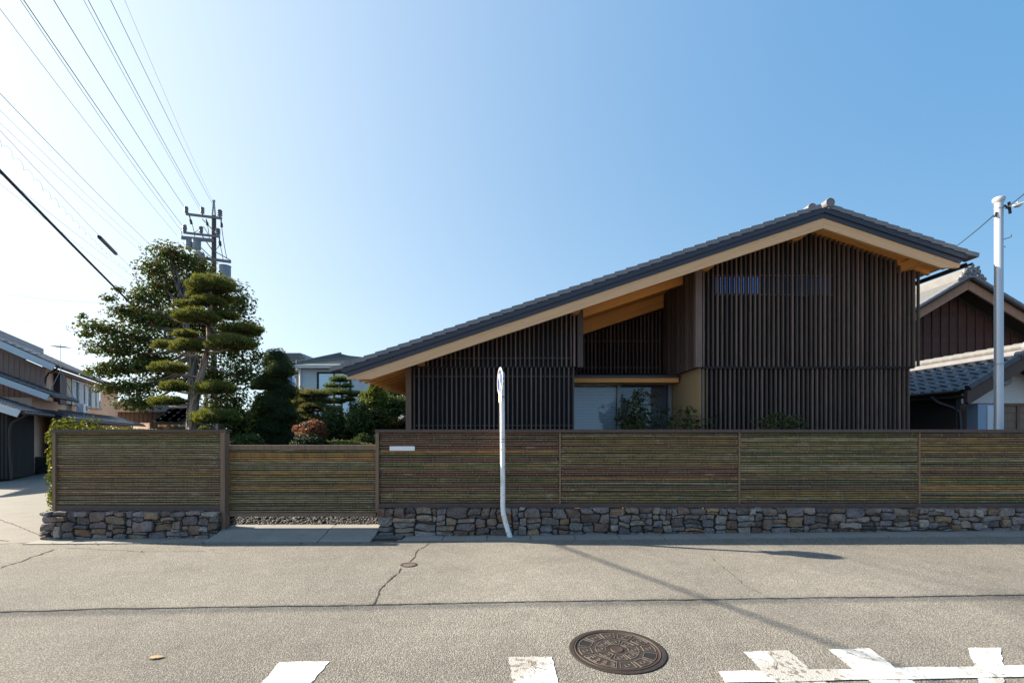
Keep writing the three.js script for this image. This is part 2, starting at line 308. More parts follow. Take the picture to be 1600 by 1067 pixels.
// garden behind the fence
obj('garden', (() => { const sh = new THREE.Shape([[-6.95, 7.25], [16, 7.25], [16, 45], [-28, 45]].map((p) => new THREE.Vector2(...p))); const g = new THREE.ShapeGeometry(sh); g.rotateX(Math.PI / 2); const n = g.attributes.normal, p = g.attributes.position, uv = g.attributes.uv; for (let i = 0; i < p.count; i++) { p.setXYZ(i, p.getX(i), 0.03, -p.getZ(i)); n.setXYZ(i, 0, 1, 0); uv.setXY(i, p.getX(i), p.getZ(i)); } const ix = g.index.array; for (let i = 0; i < ix.length; i += 3) { const t = ix[i]; ix[i] = ix[i + 1]; ix[i + 1] = t; } return g; })(), std({ map: grainT, color: lin(0.36, 0.29, 0.21), roughness: 1 }), scene, 'structure').userData.label = 'bare earth of the garden behind the fence';

// concrete strip between road and wall: slabs with open joints
const curb = new THREE.Group(); curb.name = 'curb'; curb.userData = { kind: 'structure', label: 'low grey concrete edging along the foot of the stone wall' }; scene.add(curb);
R = rng(41);
{
  const seg = []; for (const [a, b] of [[-6.9, -4.36], [-1.62, 16]]) { const n = Math.round((b - a) / 0.62); for (let i = 0; i < n; i++) seg.push([a + (b - a) * i / n, a + (b - a) * (i + 1) / n]); }
  for (const [a, b] of seg) { const g = box(a + 0.006, b - 0.006, -0.12, 0, -7.02, -6.66, R() * 3, R() * 3); const p = g.attributes.position; for (let i = 0; i < p.count; i++) p.setY(i, p.getY(i) + k0(p.getX(i), 6.75) + 0.016); g.computeVertexNormals(); obj('edging_slab', uvm(g, R(), R()), M.concrete, curb); }
}
// apron in front of the gate
const apron = new THREE.Group(); apron.name = 'entry_apron'; apron.userData = { kind: 'structure', label: 'pale concrete entry slab sloping up to the gate' }; scene.add(apron);
{
  for (const [a, b, t] of [[-4.30, -2.72, 0], [-2.705, -1.98, 0.003]]) {
    const h = [[6.60, -0.06], [6.60, 0.0 + t], [6.9, 0.05 + t], [7.0, 0.085 + t], [7.32, 0.10 + t], [7.32, -0.06]];
    const g = prism(h.map((q) => [q[0], q[1]]), a, b, 0, R(), R()); g.rotateY(Math.PI / 2);
    obj('slab', uvm(g, R(), R()), M.concrete, apron);
  }
}
// pebbles under and behind the gate
{
  R = rng(51); const parts = [], base = new THREE.IcosahedronGeometry(1, 0), N = 2200;
  for (let i = 0; i < N; i++) { const s = rr(0.012, 0.030), g = base.clone(); g.scale(s * rr(0.8, 1.4), s * rr(0.5, 0.8), s); g.rotateY(R() * 6.3); g.rotateX(rr(-0.4, 0.4)); g.translate(rr(-4.6, -1.9), 0.092 + rr(-0.012, 0.02), -rr(7.33, 8.9)); const k = rr(0.012, 0.065) * (R() < 0.06 ? 3 : 1); parts.push(tint(clean(g), [k * 1.05, k, k])); }
  const m = obj('gravel', parts, std({ vertexColors: true, roughness: 0.7 }), scene, 'stuff'); tag(m, 'dark grey pebble bed seen under the bamboo gate', 'gravel');
  obj('gravel_bed', box(-4.7, -1.9, 0.0, 0.08, -9.1, -7.33), M.mortar, scene, 'structure');
}

// ---------------------------------------------------------------- stone walls
const stoneCols = [[0.29, 0.25, 0.235], [0.36, 0.31, 0.27], [0.22, 0.19, 0.19], [0.33, 0.26, 0.20], [0.36, 0.235, 0.15], [0.25, 0.165, 0.125], [0.31, 0.26, 0.25], [0.20, 0.16, 0.145], [0.36, 0.325, 0.30], [0.27, 0.23, 0.22], [0.24, 0.21, 0.215]];
function stone(w, h, z, depth) {
  const pts = [], jx = Math.min(0.026, w * 0.13), jy = Math.min(0.018, h * 0.17);
  const side = (x0, y0, x1, y1, n) => { for (let i = 0; i < n; i++) { const t = i / n; pts.push([x0 + (x1 - x0) * t, y0 + (y1 - y0) * t]); } };
  const nw = w > 0.16 ? 3 : 2; side(0, 0, w, 0, nw); side(w, 0, w, h, 2); side(w, h, 0, h, nw); side(0, h, 0, 0, 2);
  const cx = w / 2, cy = h / 2, q = pts.map(([x, y]) => { const corner = (x < 1e-6 || x > w - 1e-6) && (y < 1e-6 || y > h - 1e-6), k = corner ? 1 : 0.45; return [x + Math.sign(cx - x) * R() * jx * k, y + Math.sign(cy - y) * R() * jy * k]; });
  const n = q.length, pos = [], tri = (a, b, c) => pos.push(...a, ...b, ...c), bz = rr(0.005, 0.013), ins = rr(0.05, 0.11);
  const tiltx = rr(-0.05, 0.05), tilty = rr(-0.08, 0.10);
  const r0 = q.map(([x, y]) => [x, y, -depth]), r1 = q.map(([x, y]) => [x, y, z - bz + rr(-0.004, 0.004)]);
  const r2 = q.map(([x, y]) => { const X2 = x + (cx - x) * ins, Y2 = y + (cy - y) * ins * 1.2; return [X2, Y2, z + tiltx * (X2 - cx) + tilty * (Y2 - cy) + rr(-0.010, 0.010)]; });
  const ctr = [[cx - w * rr(0.1, 0.24), cy + h * rr(-0.15, 0.15), z + rr(0, 0.014)], [cx + w * rr(0.1, 0.24), cy + h * rr(-0.15, 0.15), z + rr(0, 0.014)]];
  const mid = (a) => (a[0] < cx ? ctr[0] : ctr[1]);
  for (let i = 0; i < n; i++) { const j = (i + 1) % n; tri(r0[i], r0[j], r1[j]); tri(r0[i], r1[j], r1[i]); tri(r1[i], r1[j], r2[j]); tri(r1[i], r2[j], r2[i]); const a = mid(r2[i]), b = mid(r2[j]); tri(r2[i], r2[j], a); if (a !== b) tri(r2[j], b, a); }
  const g = new THREE.BufferGeometry(); g.setAttribute('position', new THREE.Float32BufferAttribute(pos, 3)); g.computeVertexNormals(); return g;
}
function stoneWall(label, x0, x1, topY, seed, flare = 0) {
  R = rng(seed); const t = thing('stone_wall', label, 'stone wall', [0, 0, 0]);
  const cw = 0.046, nx = Math.round((x1 - x0) / cw), ny = 12, grid = new Uint8Array(nx * ny);
  const bot = (x) => k0(x, 6.9) - 0.02, free = (i, j) => i < nx && j < ny && !grid[j * nx + i];
  for (let j = 0; j < ny; j++) for (let i = 0; i < nx; i++) {
    if (!free(i, j)) continue;
    let w = [2, 3, 4, 4, 5, 5, 6, 7][Math.floor(R() * 8)], h = [1, 2, 2, 2, 3, 3, 4][Math.floor(R() * 7)]; if (h === 4) w = Math.max(4, w); if (h === 1) w = Math.max(3, w); if (j + h === ny - 1) h++; h = Math.min(h, ny - j);
    let ww = 0; while (ww < w && free(i + ww, j)) ww++; if (free(i + ww, j) && !free(i + ww + 1, j)) ww++; 
    let hh = 1; while (hh < h && [...Array(ww).keys()].every((k) => free(i + k, j + hh))) hh++;
    for (let a = 0; a < ww; a++) for (let b = 0; b < hh; b++) grid[(j + b) * nx + i + a] = 1;
    const xa = x0 + i * cw, xm = xa + ww * cw / 2, b0 = bot(xm), ch = (topY - b0) / ny, gap = 0.005;
    const W = ww * cw - gap, Hh = hh * ch - gap, g = stone(W, Hh, rr(-0.025, 0.030) + flare * (1 - j / ny), j + hh >= ny ? 0.30 : 0.10);
    const top = j + hh >= ny ? rr(-0.012, 0.010) : 0, bc = stoneCols[Math.floor(R() * stoneCols.length)], k = rr(0.5, 1.02);
    { const p = g.attributes.position, f = (s, x, y) => noise(((x / 20) % 1 + 1) % 1, ((y / 20) % 1 + 1) % 1, 150, 190, s) - 0.5, ty = topY; // courses wander
      for (let q = 0; q < p.count; q++) { const x = p.getX(q) + xa, y = p.getY(q) + b0 + j * ch, e = sm(0, 0.08, ty - y) * sm(-0.02, 0.05, y - b0); p.setX(q, p.getX(q) + 0.055 * f(seed, x, y)); p.setY(q, p.getY(q) + 0.050 * e * f(seed + 5, x, y)); } g.computeVertexNormals(); }
    uvm(g, R() * 5, R() * 5); tint(g, sc(bc, k));
    const m = obj('stone', g, M.stone, t); m.position.set(xa, b0 + j * ch + top, -6.95);
  }
  const N = 12; for (let i = 0; i < N; i++) { const a = x0 + (x1 - x0) * i / N + 0.03, b = x0 + (x1 - x0) * (i + 1) / N + 0.03 * (i < N - 1) - 0.03 * (i === N - 1); obj('mortar_bed', box(a, b, -0.12, topY - 0.035, -7.24, -6.985), M.mortar, t); }
  return t;
}
stoneWall('long low wall of rough grey and brown stones under the long bamboo fence', X(590, 6.95), X(2020, 6.95), Y(794, 6.95), 61);
stoneWall('short low wall of rough stones at the street corner under the hedge side fence', X(63, 6.95), X(344, 6.95), Y(799, 6.95), 67, 0.02);

// ---------------------------------------------------------------- bamboo fences and gate
R = rng(71);
const BL = 2.66;
const bambooVariants = (() => {
  const out = [], pal = [[0.25, 0.155, 0.045], [0.21, 0.145, 0.055], [0.125, 0.125, 0.04], [0.20, 0.115, 0.052], [0.13, 0.085, 0.052], [0.29, 0.22, 0.12], [0.19, 0.135, 0.055], [0.17, 0.082, 0.045], [0.33, 0.17, 0.05], [0.23, 0.17, 0.09]];
  for (let v = 0; v < 30; v++) {
    const r0 = rr(0.0115, 0.0150), n = 90, seg = 8, pos = [], col = [], idx = [], c = pal[v % pal.length], c2 = pal[Math.floor(R() * pal.length)], nodes = []; let x = rr(0, 0.25); while (x < BL) { nodes.push(x); x += rr(0.22, 0.42); }
    const ph = R() * 9, st = R() * 99;
    const xs = []; for (let i = 0; i <= 40; i++) xs.push(BL * i / 40); for (const q of nodes) xs.push(q - 0.012, q - 0.004, q + 0.004, q + 0.014); xs.sort((a, b) => a - b);
    const ok = xs.filter((q) => q >= 0 && q <= BL);
    ok.forEach((q, i) => {
      const dn = Math.min(...nodes.map((k) => Math.abs(k - q))), r = r0 * (1 - 0.06 * q / BL) * (dn < 0.008 ? 1.10 : 1), oy = 0.0022 * Math.sin(q * 2.3 + ph), oz = 0.002 * Math.sin(q * 3.1 + ph * 2);
      const w = noise(((q / 2.7) % 1 + 1) % 1, 0.3, 9, 2, v * 7 + 1), w2 = noise(((q / 2.7) % 1 + 1) % 1, 0.6, 40, 2, v * 7 + 3);
      let k = mix(c, c2, sm(0.35, 0.85, w) * 0.6); k = sc(k, 0.80 + 0.62 * w2); if (dn < 0.006) k = mix(k, [0.36, 0.29, 0.18], 0.4); else if (dn < 0.02) k = sc(k, 0.7);
      if (w2 > 0.9 && w > 0.6) k = mix(k, [0.42, 0.37, 0.28], 0.45);
      for (let j = 0; j < seg; j++) { const th = j / seg * Math.PI * 2; pos.push(q, oy + r * Math.sin(th), oz + r * Math.cos(th)); col.push(...sc(k, 0.9 + 0.2 * hash(i, j, v))); }
      if (i) for (let j = 0; j < seg; j++) { const a = (i - 1) * seg + j, b = (i - 1) * seg + (j + 1) % seg; idx.push(a, a + seg, b, b, a + seg, b + seg); }
    });
    for (const e of [0, ok.length - 1]) { const o = e * seg; for (let j = 1; j < seg - 1; j++) e ? idx.push(o, o + j + 1, o + j) : idx.push(o, o + j, o + j + 1); }
    const g = new THREE.BufferGeometry(); g.setAttribute('position', new THREE.Float32BufferAttribute(pos, 3)); g.setAttribute('color', new THREE.Float32BufferAttribute(col, 3)); const flip = []; for (let i = 0; i < idx.length; i += 3) flip.push(idx[i], idx[i + 2], idx[i + 1]); g.setIndex(flip); g.computeVertexNormals(); 
    const nr = g.attributes.normal, pp = g.attributes.position; // check outward
    out.push(g);
  }
  return out;
})();
let bambooTone = 0;
function bambooPanel(t, x0, x1, y0, y1, z, n) {
  for (let i = 0; i < n; i++) {
    if (R() < 0.78) bambooTone = Math.floor(R() * 10);                        // neighbouring canes often weathered alike
    const m = obj('bamboo_pole', bambooVariants[bambooTone + 10 * Math.floor(R() * 3)], M.bamboo, t), L = x1 - x0 + rr(-0.012, 0.012), f = R() < 0.5;
    const y = y1 - (y1 - y0) * (i + 0.5) / n + rr(-0.0025, 0.0025); m.scale.x = L / BL; m.rotation.z = rr(-0.0012, 0.0012);
    if (f) { m.rotation.y = Math.PI; m.position.set(x1 - rr(-0.005, 0.005), y, z); } else m.position.set(x0 + rr(-0.005, 0.005), y, z);
  }
  obj('backing_board', box(x0, x1, y0, y1, z - 0.045, z - 0.02), M.black, t);
  for (const f of [1 / 3, 2 / 3]) obj('tie_wire', bar(V(x0 + (x1 - x0) * f, y0, z + 0.0155), V(x0 + (x1 - x0) * f, y1, z + 0.0155), 0.0012, 5), M.rust, t);
}
{
  const zf = -7.07, D = 7.07, topY = Y(671, D), bx0 = X(588, D), bx1 = X(2014, D);
  const t = thing('bamboo_fence', 'long fence of horizontal bamboo poles in front of the dark slatted house', 'fence');
  obj('cap_board', cbox(bx0 - 0.01, bx1, topY - 0.045, topY, zf - 0.09, zf + 0.055, 0.004, 0, 0), M.capwood, t);
  obj('bottom_rail', cbox(bx0 + 0.03, bx1, Y(793, D), Y(786, D), zf - 0.06, zf + 0.03, 0.004), M.capwood, t);
  const px = [590, 875, 1155, 1436, 1718, 2000];
  px.forEach((p, i) => obj('post', cbox(X(p, D) - (i ? 0.0125 : 0.024), X(p, D) + (i ? 0.0125 : 0.024), i ? Y(786, D) : Y(800, D), topY - 0.047, zf - 0.07, zf + (i ? 0.022 : 0.04), 0.004, R(), R()), M.post, t));
  for (let i = 0; i < 5; i++) bambooPanel(t, X(px[i], D) + (i ? 0.015 : 0.026), X(px[i + 1], D) - 0.015, Y(785.5, D), topY - 0.047, zf, 31);
  const n = thing('name_plate', 'blank white rectangular plate fixed on the bamboo fence beside the gate', 'plate', [X(629, D), Y(700.5, D), zf + 0.019]);
  obj('plate', cbox(-0.186, 0.186, -0.033, 0.033, 0, 0.022, 0.005), M.white, n); obj('mounting_rail', box(-0.17, 0.17, -0.012, 0.012, -0.006, -0.001), M.galv, n);
}
{
  const D = 7.07, zf = -D, topY = Y(671, D), t = thing('bamboo_fence', 'short fence panel of horizontal bamboo poles at the corner left of the gate', 'fence');
  obj('cap_board', cbox(X(84, D), X(356, D), topY - 0.045, topY, zf - 0.09, zf + 0.055, 0.004), M.capwood, t);
  obj('bottom_rail', cbox(X(90, D), X(347, D), Y(797.5, D), Y(789, D), zf - 0.06, zf + 0.03, 0.004), M.capwood, t);
  obj('post', cbox(X(84, D), X(89, D), Y(798, D), topY - 0.047, zf - 0.07, zf + 0.035, 0.004), M.post, t);
  bambooPanel(t, X(89, D) + 0.004, X(346.5, D), Y(788.5, D), topY - 0.047, zf, 32);
  obj('post', cbox(X(347.5, D), X(354.5, D), Y(829, D), topY - 0.047, zf - 0.06, zf + 0.06, 0.005, 0.3, 0.1), M.post, t);
  const g = thing('bamboo_gate', 'lower sliding gate of horizontal bamboo poles between the two fences', 'gate');
  const zg = -7.13; const gx = (p) => X(p, 7.13), gy = (p) => Y(p, 7.13);
  obj('top_rail', cbox(gx(352), gx(589), gy(703), gy(695.5), zg - 0.05, zg + 0.035, 0.004), M.post, g);
  obj('bottom_rail', cbox(gx(354), gx(588), gy(806.5), gy(801), zg - 0.04, zg + 0.03, 0.004), M.post, g);
  bambooPanel(g, gx(355), gx(587.5), gy(800.6), gy(703.6), zg, 28);
  obj('stile', cbox(gx(588), gx(593), gy(806), gy(695.5) , zg - 0.05, zg - 0.01, 0.004), M.post, g);
}
// ---------------------------------------------------------------- the slatted house
{
  R = rng(81);
  const house = thing('wooden_house', 'dark wooden house with vertical slats and a long low gable roof behind the bamboo fence', 'house');
  const AX = 5.53, SL = 0.334, DV = 8.4;                                  // ridge line, roof slope, distance of the verge
  const top = (x) => 5.50 - SL * Math.abs(x - AX), ANG = Math.atan(SL);
  const under = (x) => 5.375 - SL * Math.abs(x - AX);                      // underside of the roof boards
  const XL = -3.02, XR = 8.06, ZB = -17;
  const roof = new THREE.Group(); roof.name = 'roof'; house.add(roof);
  // boards under the tiles, each slope one deck with visible boards below
  const half = (xa, xb, a, b, z0, z1, rot, cutA = 0, cutB = 0) => prism([[xa, a(xa)], [xb, a(xb)], [xb, b(xb)], [xa, b(xa)]].reverse(), z0, z1, rot, R(), R());
  const off = (f, k) => (x) => f(x) + k;
  for (const [xa, xb, rot] of [[XL + 0.1, AX, ANG], [AX, XR - 0.1, -ANG]]) {
    obj('roof_deck', half(xa, xb, off(top, -0.02), off(under, 0.022), -8.46, ZB, rot), M.black, roof);
    const nb = 48; for (let i = 0; i < nb; i++) { const za = -8.47 - (17 - 8.47) * i / nb, zb = -8.47 - (17 - 8.47) * (i + 1) / nb + 0.005; if (i < 20) obj('soffit_board', half(xa, xb, off(under, 0.02), off(under, 0), za, zb, rot), M.soffit, roof); }
    obj('soffit_boards', half(xa, xb, off(under, 0.02), off(under, 0), -8.47 - 8.53 * 20 / nb, ZB, rot), M.soffit, roof);
  }
  // rafters
  for (let i = 0; i < 15; i++) {
    const z = -8.62 - i * 0.325;
    obj('rafter', half(XL + 0.13, -1.4, off(under, -0.001), off(under, -0.085), z, z - 0.06, ANG), M.soffit, roof);
    if (i < 9) obj('rafter', half(7.3, XR - 0.16, off(under, -0.001), off(under, -0.085), z, z - 0.06, -ANG), M.soffit, roof);
  }
  // fascia of two dark metal bands, cedar bargeboard below
  const ends = (xa, xb, cutL, cutR, a, b) => [[xa + cutL, b(xa + cutL)], [xb - cutR, b(xb - cutR)], [xb, a(xb)], [xa, a(xa)]];
  obj('metal_fascia', prism(ends(XL - 0.03, AX, 0.07, 0, off(top, 0), off(top, -0.085)), -8.36, -8.44, ANG), M.fascia, roof);
  obj('metal_fascia', prism(ends(AX, XR + 0.03, 0, 0.07, off(top, 0), off(top, -0.085)), -8.36, -8.44, -ANG), M.fascia, roof);
  obj('metal_fascia', prism(ends(XL + 0.05, AX, 0.06, 0, off(top, -0.087), off(top, -0.168)), -8.385, -8.45, ANG), M.fascia, roof);
  obj('metal_fascia', prism(ends(AX, XR - 0.05, 0, 0.06, off(top, -0.087), off(top, -0.168)), -8.385, -8.45, -ANG), M.fascia, roof);
  const bb = (x) => top(x) - 0.170, bl = (x) => top(x) - 0.352;
  const yl = bl(XL + 0.52), yr = bl(XR - 0.42);
  obj('bargeboard', prism([[XL + 0.08, yl], [XL + 0.52, yl], [AX, bl(AX)], [AX, bb(AX)], [XL + 0.08, bb(XL + 0.08)]], -8.405, -8.455, ANG, 0.2, 0.1), M.cedar, roof);
  obj('bargeboard', prism([[XR - 0.08, bb(XR - 0.08)], [AX + 0.002, bb(AX)], [AX + 0.002, bl(AX)], [XR - 0.42, yr], [XR - 0.12, yr]], -8.405, -8.455, -ANG, 0.8, 0.4), M.cedar, roof);
  // verge tiles, one by one, stepping down the edge
  const vt = (() => { const L = 0.235, g = prism([[0, 0], [L, 0], [L, 0.062], [L - 0.01, 0.074], [0.012, 0.074], [0, 0.060]], 0, 0.26); return g; })();
  const vt2 = (() => { const g = vt.clone(); return uvm(g, 0.37, 0.2); })();
  const pitch = 0.212, tilt = 0.085;
  for (let i = 0; i * pitch < (AX - XL) / Math.cos(ANG) - 0.1; i++) {
    const s = 0.10 + i * pitch, x = AX - s * Math.cos(ANG) - 0.2, m = obj('verge_tile', R() < 0.5 ? vt : vt2, M.tile, roof);
    m.position.set(x, top(x) + 0.006, -8.60 - rr(0, 0.006)); m.rotation.z = ANG - tilt; m.scale.x = 1.02;
    m.position.y += 0.012;
  }
  for (let i = 0; i * pitch < (XR - AX) / Math.cos(ANG) - 0.12; i++) {
    const s = 0.10 + i * pitch, x = AX + s * Math.cos(ANG) + 0.2, m = obj('verge_tile', R() < 0.5 ? vt : vt2, M.tile, roof);
    m.position.set(x, top(x) + 0.018, -8.34 - rr(0, 0.006)); m.rotation.set(0, Math.PI, 0); m.rotation.z = ANG - tilt; m.scale.x = 1.02;
  }
  const courses = []; for (const s of [-1, 1]) for (let i = 0; i * pitch < ((s < 0 ? AX - XL : XR - AX)) / Math.cos(ANG) - 0.1; i++) { const q = 0.02 + i * pitch, g = box(-0.12, 0.12, 0, 0.045, -8.62, ZB); g.rotateZ(s < 0 ? ANG - tilt : -ANG + tilt); const x = AX + s * (q + 0.12) * Math.cos(ANG); g.translate(x, top(x) + 0.012, 0); courses.push(g); }
  obj('roof_tiles', courses, M.tile, roof, 'stuff');
  for (const [x, z, y] of [[AX - 0.135, -8.5, 0.045], [AX + 0.075, -8.33, 0.035]]) {
    const prof = []; const g = new THREE.CylinderGeometry(0.078, 0.078, 8.4, 18); g.rotateX(Math.PI / 2); g.translate(x, top(x) + y + 0.06, z - 4.2);
    const rim = new THREE.TorusGeometry(0.07, 0.012, 6, 20); rim.translate(x, top(x) + y + 0.06, z);
    obj('ridge_tile', [uvm(g), rim], M.tile, roof);
  }
  // gutter at the right eave
  const gut = obj('gutter', (() => { const sh = []; for (let i = 0; i <= 8; i++) { const a = Math.PI + i / 8 * Math.PI; sh.push([0.06 * Math.cos(a), 0.06 * Math.sin(a)]); } sh.push([0.05, 0], [0.045, -0.01]); for (let i = 8; i >= 0; i--) { const a = Math.PI + i / 8 * Math.PI; sh.push([0.05 * Math.cos(a), 0.05 * Math.sin(a)]); } const g = prism(sh, -8.42, -16); g.translate(XR + 0.09, top(XR) - 0.11, 0); return g; })(), M.fascia, roof);
  // purlin ends under the bargeboard
  for (const x of [-1.72, 1.20, 3.66, 5.36, 7.42]) obj('purlin', cbox(x - 0.06, x + 0.06, Math.min(under(x - 0.06), under(x + 0.06)) - 0.15, Math.min(under(x - 0.06), under(x + 0.06)) - 0.003, -8.5, -9.4, 0.004, R(), R()), M.soffit, roof);
  // beam over the recess
  obj('roof_beam', prism([[1.36, under(1.36) - 0.002], [1.36, under(1.36) - 0.30], [3.55, under(3.55) - 0.30], [3.55, under(3.55) - 0.002]], -10.86, -10.95, ANG), M.soffit, roof);
  obj('roof_beam', prism([[1.36, under(1.36) - 0.002], [1.36, under(1.36) - 0.16], [3.46, under(3.46) - 0.16], [3.46, under(3.46) - 0.002]], -9.58, -9.68, ANG), M.soffit, roof);

  // walls: dark boards with slats standing in front
  const wall = (name, pts, z0, z1, mat = M.darkwall) => { const g = new THREE.Group(); g.name = name; house.add(g); obj('wall_board', prism(pts, z0, z1), mat, g); return g; };
  const clip = 0.012;
  function slats(g, x0, x1, y0, y1f, z, pitch = 0.0880, w = 0.027, dp = 0.042) {
    const n = Math.round((x1 - x0) / pitch);
    for (let i = 0; i <= n; i++) {
      const x = x0 + (x1 - x0) * i / n + rr(-0.002, 0.002), y1 = Math.min(y1f(x - w / 2), y1f(x + w / 2)); if (y1 < y0 + 0.08) continue;
      obj('slat', cbox2(x - w / 2, x + w / 2, y0 + rr(0, 0.006), y1, z - dp, z + rr(-0.001, 0.001)), M.slat[Math.floor(R() * 6)], g);
    }
  }
  // vertical batten with its front edges chamfered
  function cbox2(x0, x1, y0, y1, z0, z1) {
    const c = 0.004, sh = new THREE.Shape([[x0, -z0], [x1, -z0], [x1, -z1 - c], [x1 - c, -z1], [x0 + c, -z1], [x0, -z1 - c]].reverse().map((p) => new THREE.Vector2(p[0], p[1])));
    const g = new THREE.ExtrudeGeometry(sh, { depth: y1 - y0, bevelEnabled: false }); g.rotateX(-Math.PI / 2); g.scale(1, 1, 1); const p = g.attributes.position; g.translate(0, y0, 0);
    // after the turn z = -shape y, so front faces the street
    return uvm(g, R() * 3, R() * 3);
  }
  const rf = (k) => (x) => under(x) - k;
  const seamY = 2.79, zS = -9.0, zW = -9.105;
  // ground floor, left
  const wa = wall('wall', [[-1.93, 0], [1.19, 0], [1.19, seamY - 0.02], [-1.93, seamY - 0.02]], zW, -10.6);
  slats(wa, -1.86, 1.17, 0.05, () => seamY - 0.035, zS);
  obj('corner_post', cbox2(-2.02, -1.915, 0, under(-2.02) - 0.01, -9.14, -8.985), M.post, wa);
  obj('rail', box(-1.9, 1.18, 2.58, 2.61, zS - 0.070, zS - 0.050), M.slat[1], wa); obj('rail', box(-1.9, 1.18, 1.64, 1.67, zS - 0.070, zS - 0.050), M.slat[1], wa);
  // upper left, under the slope
  const wb = wall('wall', [[-1.93, seamY], [1.24, seamY], [1.24, under(1.24) - 0.005], [-1.93, under(-1.93) - 0.005]], zW + 0.022, -10.98);
  slats(wb, -1.86, 1.12, seamY - 0.02, rf(0.006), zS + 0.03);
  obj('rail', box(-1.9, 1.18, 2.925, 2.955, zS - 0.044, zS - 0.024), M.slat[1], wb);
  obj('seam_trim', box(-1.92, 1.2, seamY - 0.034, seamY - 0.004, zS - 0.08, zS - 0.02), M.black, wb);
  obj('corner_board', cbox2(1.165, 1.20, seamY - 0.02, under(1.165) - 0.006, -9.1, -8.965), M.slat[2], wb);
  obj('corner_board', cbox2(1.245, 1.352, seamY - 0.03, under(1.24) - 0.006, -10.95, -8.98), M.slat[1], wb);
  // recess: upper back wall
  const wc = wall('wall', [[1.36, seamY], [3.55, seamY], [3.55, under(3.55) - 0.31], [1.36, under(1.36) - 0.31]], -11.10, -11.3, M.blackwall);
  slats(wc, 1.42, 3.44, seamY, rf(0.3), -11.0);
  for (const y of [3.02, 3.64]) obj('rail', box(1.37, 3.46, y, y + 0.03, -11.07, -11.05), M.slat[1], wc);
  // canopy over the window
  obj('window_canopy', prism([[-10.05, seamY - 0.10], [-10.05, seamY - 0.055], [-11.0, seamY + 0.10], [-11.0, seamY - 0.10]].map(([z, y]) => [-z, y]).reverse(), 1.30, 3.56).rotateY(Math.PI / 2), M.fascia, house);
  obj('window_canopy_board', box(1.22, 3.56, seamY - 0.20, seamY - 0.102, -10.10, -10.62), M.soffit, house);
  // big window
  const win = new THREE.Group(); win.name = 'window'; house.add(win);
  const wx0 = 1.24, wx1 = 3.60, wy0 = 0.45, wy1 = 2.68, zw = -10.66;
  obj('lintel', box(wx0, wx1, wy1, wy1 + 0.10, zw - 0.08, zw + 0.03, 0.3, 0.4), std({ map: postT, color: lin(1.9, 1.9, 1.9) }), win);
  for (const x of [wx0, 2.37, wx1 - 0.08]) obj('frame', cbox(x, x + 0.075, wy0, wy1, zw - 0.07, zw + 0.02, 0.003), M.galv, win);
  obj('frame', box(wx0, wx1, wy1 - 0.05, wy1 - 0.001, zw - 0.07, zw + 0.012), M.galv, win);
  obj('pane', box(wx0 + 0.076, 2.369, wy0, wy1 - 0.051, zw - 0.03, zw - 0.024), M.glass, win);
  obj('pane', box(2.446, wx1 - 0.081, wy0, wy1 - 0.051, zw - 0.03, zw - 0.024), M.glass, win);
  for (const [xa, xb, mat] of [[wx0 + 0.08, 2.365, std({ color: lin(0.82, 0.77, 0.70), roughness: 0.6 })], [2.45, wx1 - 0.085, std({ color: lin(0.22, 0.235, 0.28), roughness: 0.6 })]]) {
    const b = []; for (let y = wy0; y < wy1 - 0.08; y += 0.034) { const g = box(xa, xb, -0.017, 0.017, -0.001, 0.001); g.rotateX(-0.55); g.translate(0, y, zw - 0.12); b.push(g); }
    b.push(box(xa, xb, wy1 - 0.09, wy1 - 0.052, zw - 0.14, zw - 0.10)); obj('blind', b, mat, win);
  }
  obj('room_back', box(wx0, wx1, 0, wy1 + 0.3, zw - 2.4, zw - 2.3), M.darkwall, win);
  obj('room_side', box(wx0 - 0.05, wx0 - 0.005, 0, wy1 + 0.3, zw - 2.3, zw - 0.08), M.darkwall, win);
  obj('room_top', box(wx0, wx1, wy1 + 0.11, wy1 + 0.16, zw - 2.3, zw - 0.09), M.darkwall, win);
  // plaster return wall
  obj('plaster_wall', box(3.615, 3.70, 0, seamY - 0.01, -9.09, -11.2), std({ map: plasterT, color: lin(0.50, 0.36, 0.20), roughness: 0.95 }), house);
  // upper box on the right
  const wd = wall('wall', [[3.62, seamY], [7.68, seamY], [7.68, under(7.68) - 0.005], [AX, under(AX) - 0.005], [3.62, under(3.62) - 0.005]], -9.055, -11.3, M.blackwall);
  slats(wd, 3.63, 7.70, seamY - 0.02, rf(0.006), -8.95);
  obj('seam_trim', box(3.62, 7.66, seamY - 0.05, seamY - 0.008, -9.0, -9.3), M.black, wd);
  obj('corner_board', cbox2(3.475, 3.60, seamY - 0.03, under(3.475) - 0.006, -9.06, -8.955), M.slat[2], wd);
  for (let i = 0; i < 21; i++) { const z = -9.11 - i * 0.089; const m = obj('side_slat', cbox2(3.475, 3.52, seamY - 0.03 + 0.0, under(3.475) - 0.006, z - 0.034, z), M.slat[Math.floor(R() * 6)], wd); }
  obj('side_board', box(3.56, 3.61, seamY - 0.02, under(3.56) - 0.01, -9.07, -11.1), M.slat[1], wd);
  for (let i = 0; i < 14; i++) { const z = -9.07 - i * 0.15; obj('side_slat', cbox2(7.69, 7.735, seamY - 0.02, under(7.735) - 0.006, z - 0.034, z), M.slat[i % 4], wd); }
  // high strip window behind the slats
  const hw = new THREE.Group(); hw.name = 'strip_window'; house.add(hw);
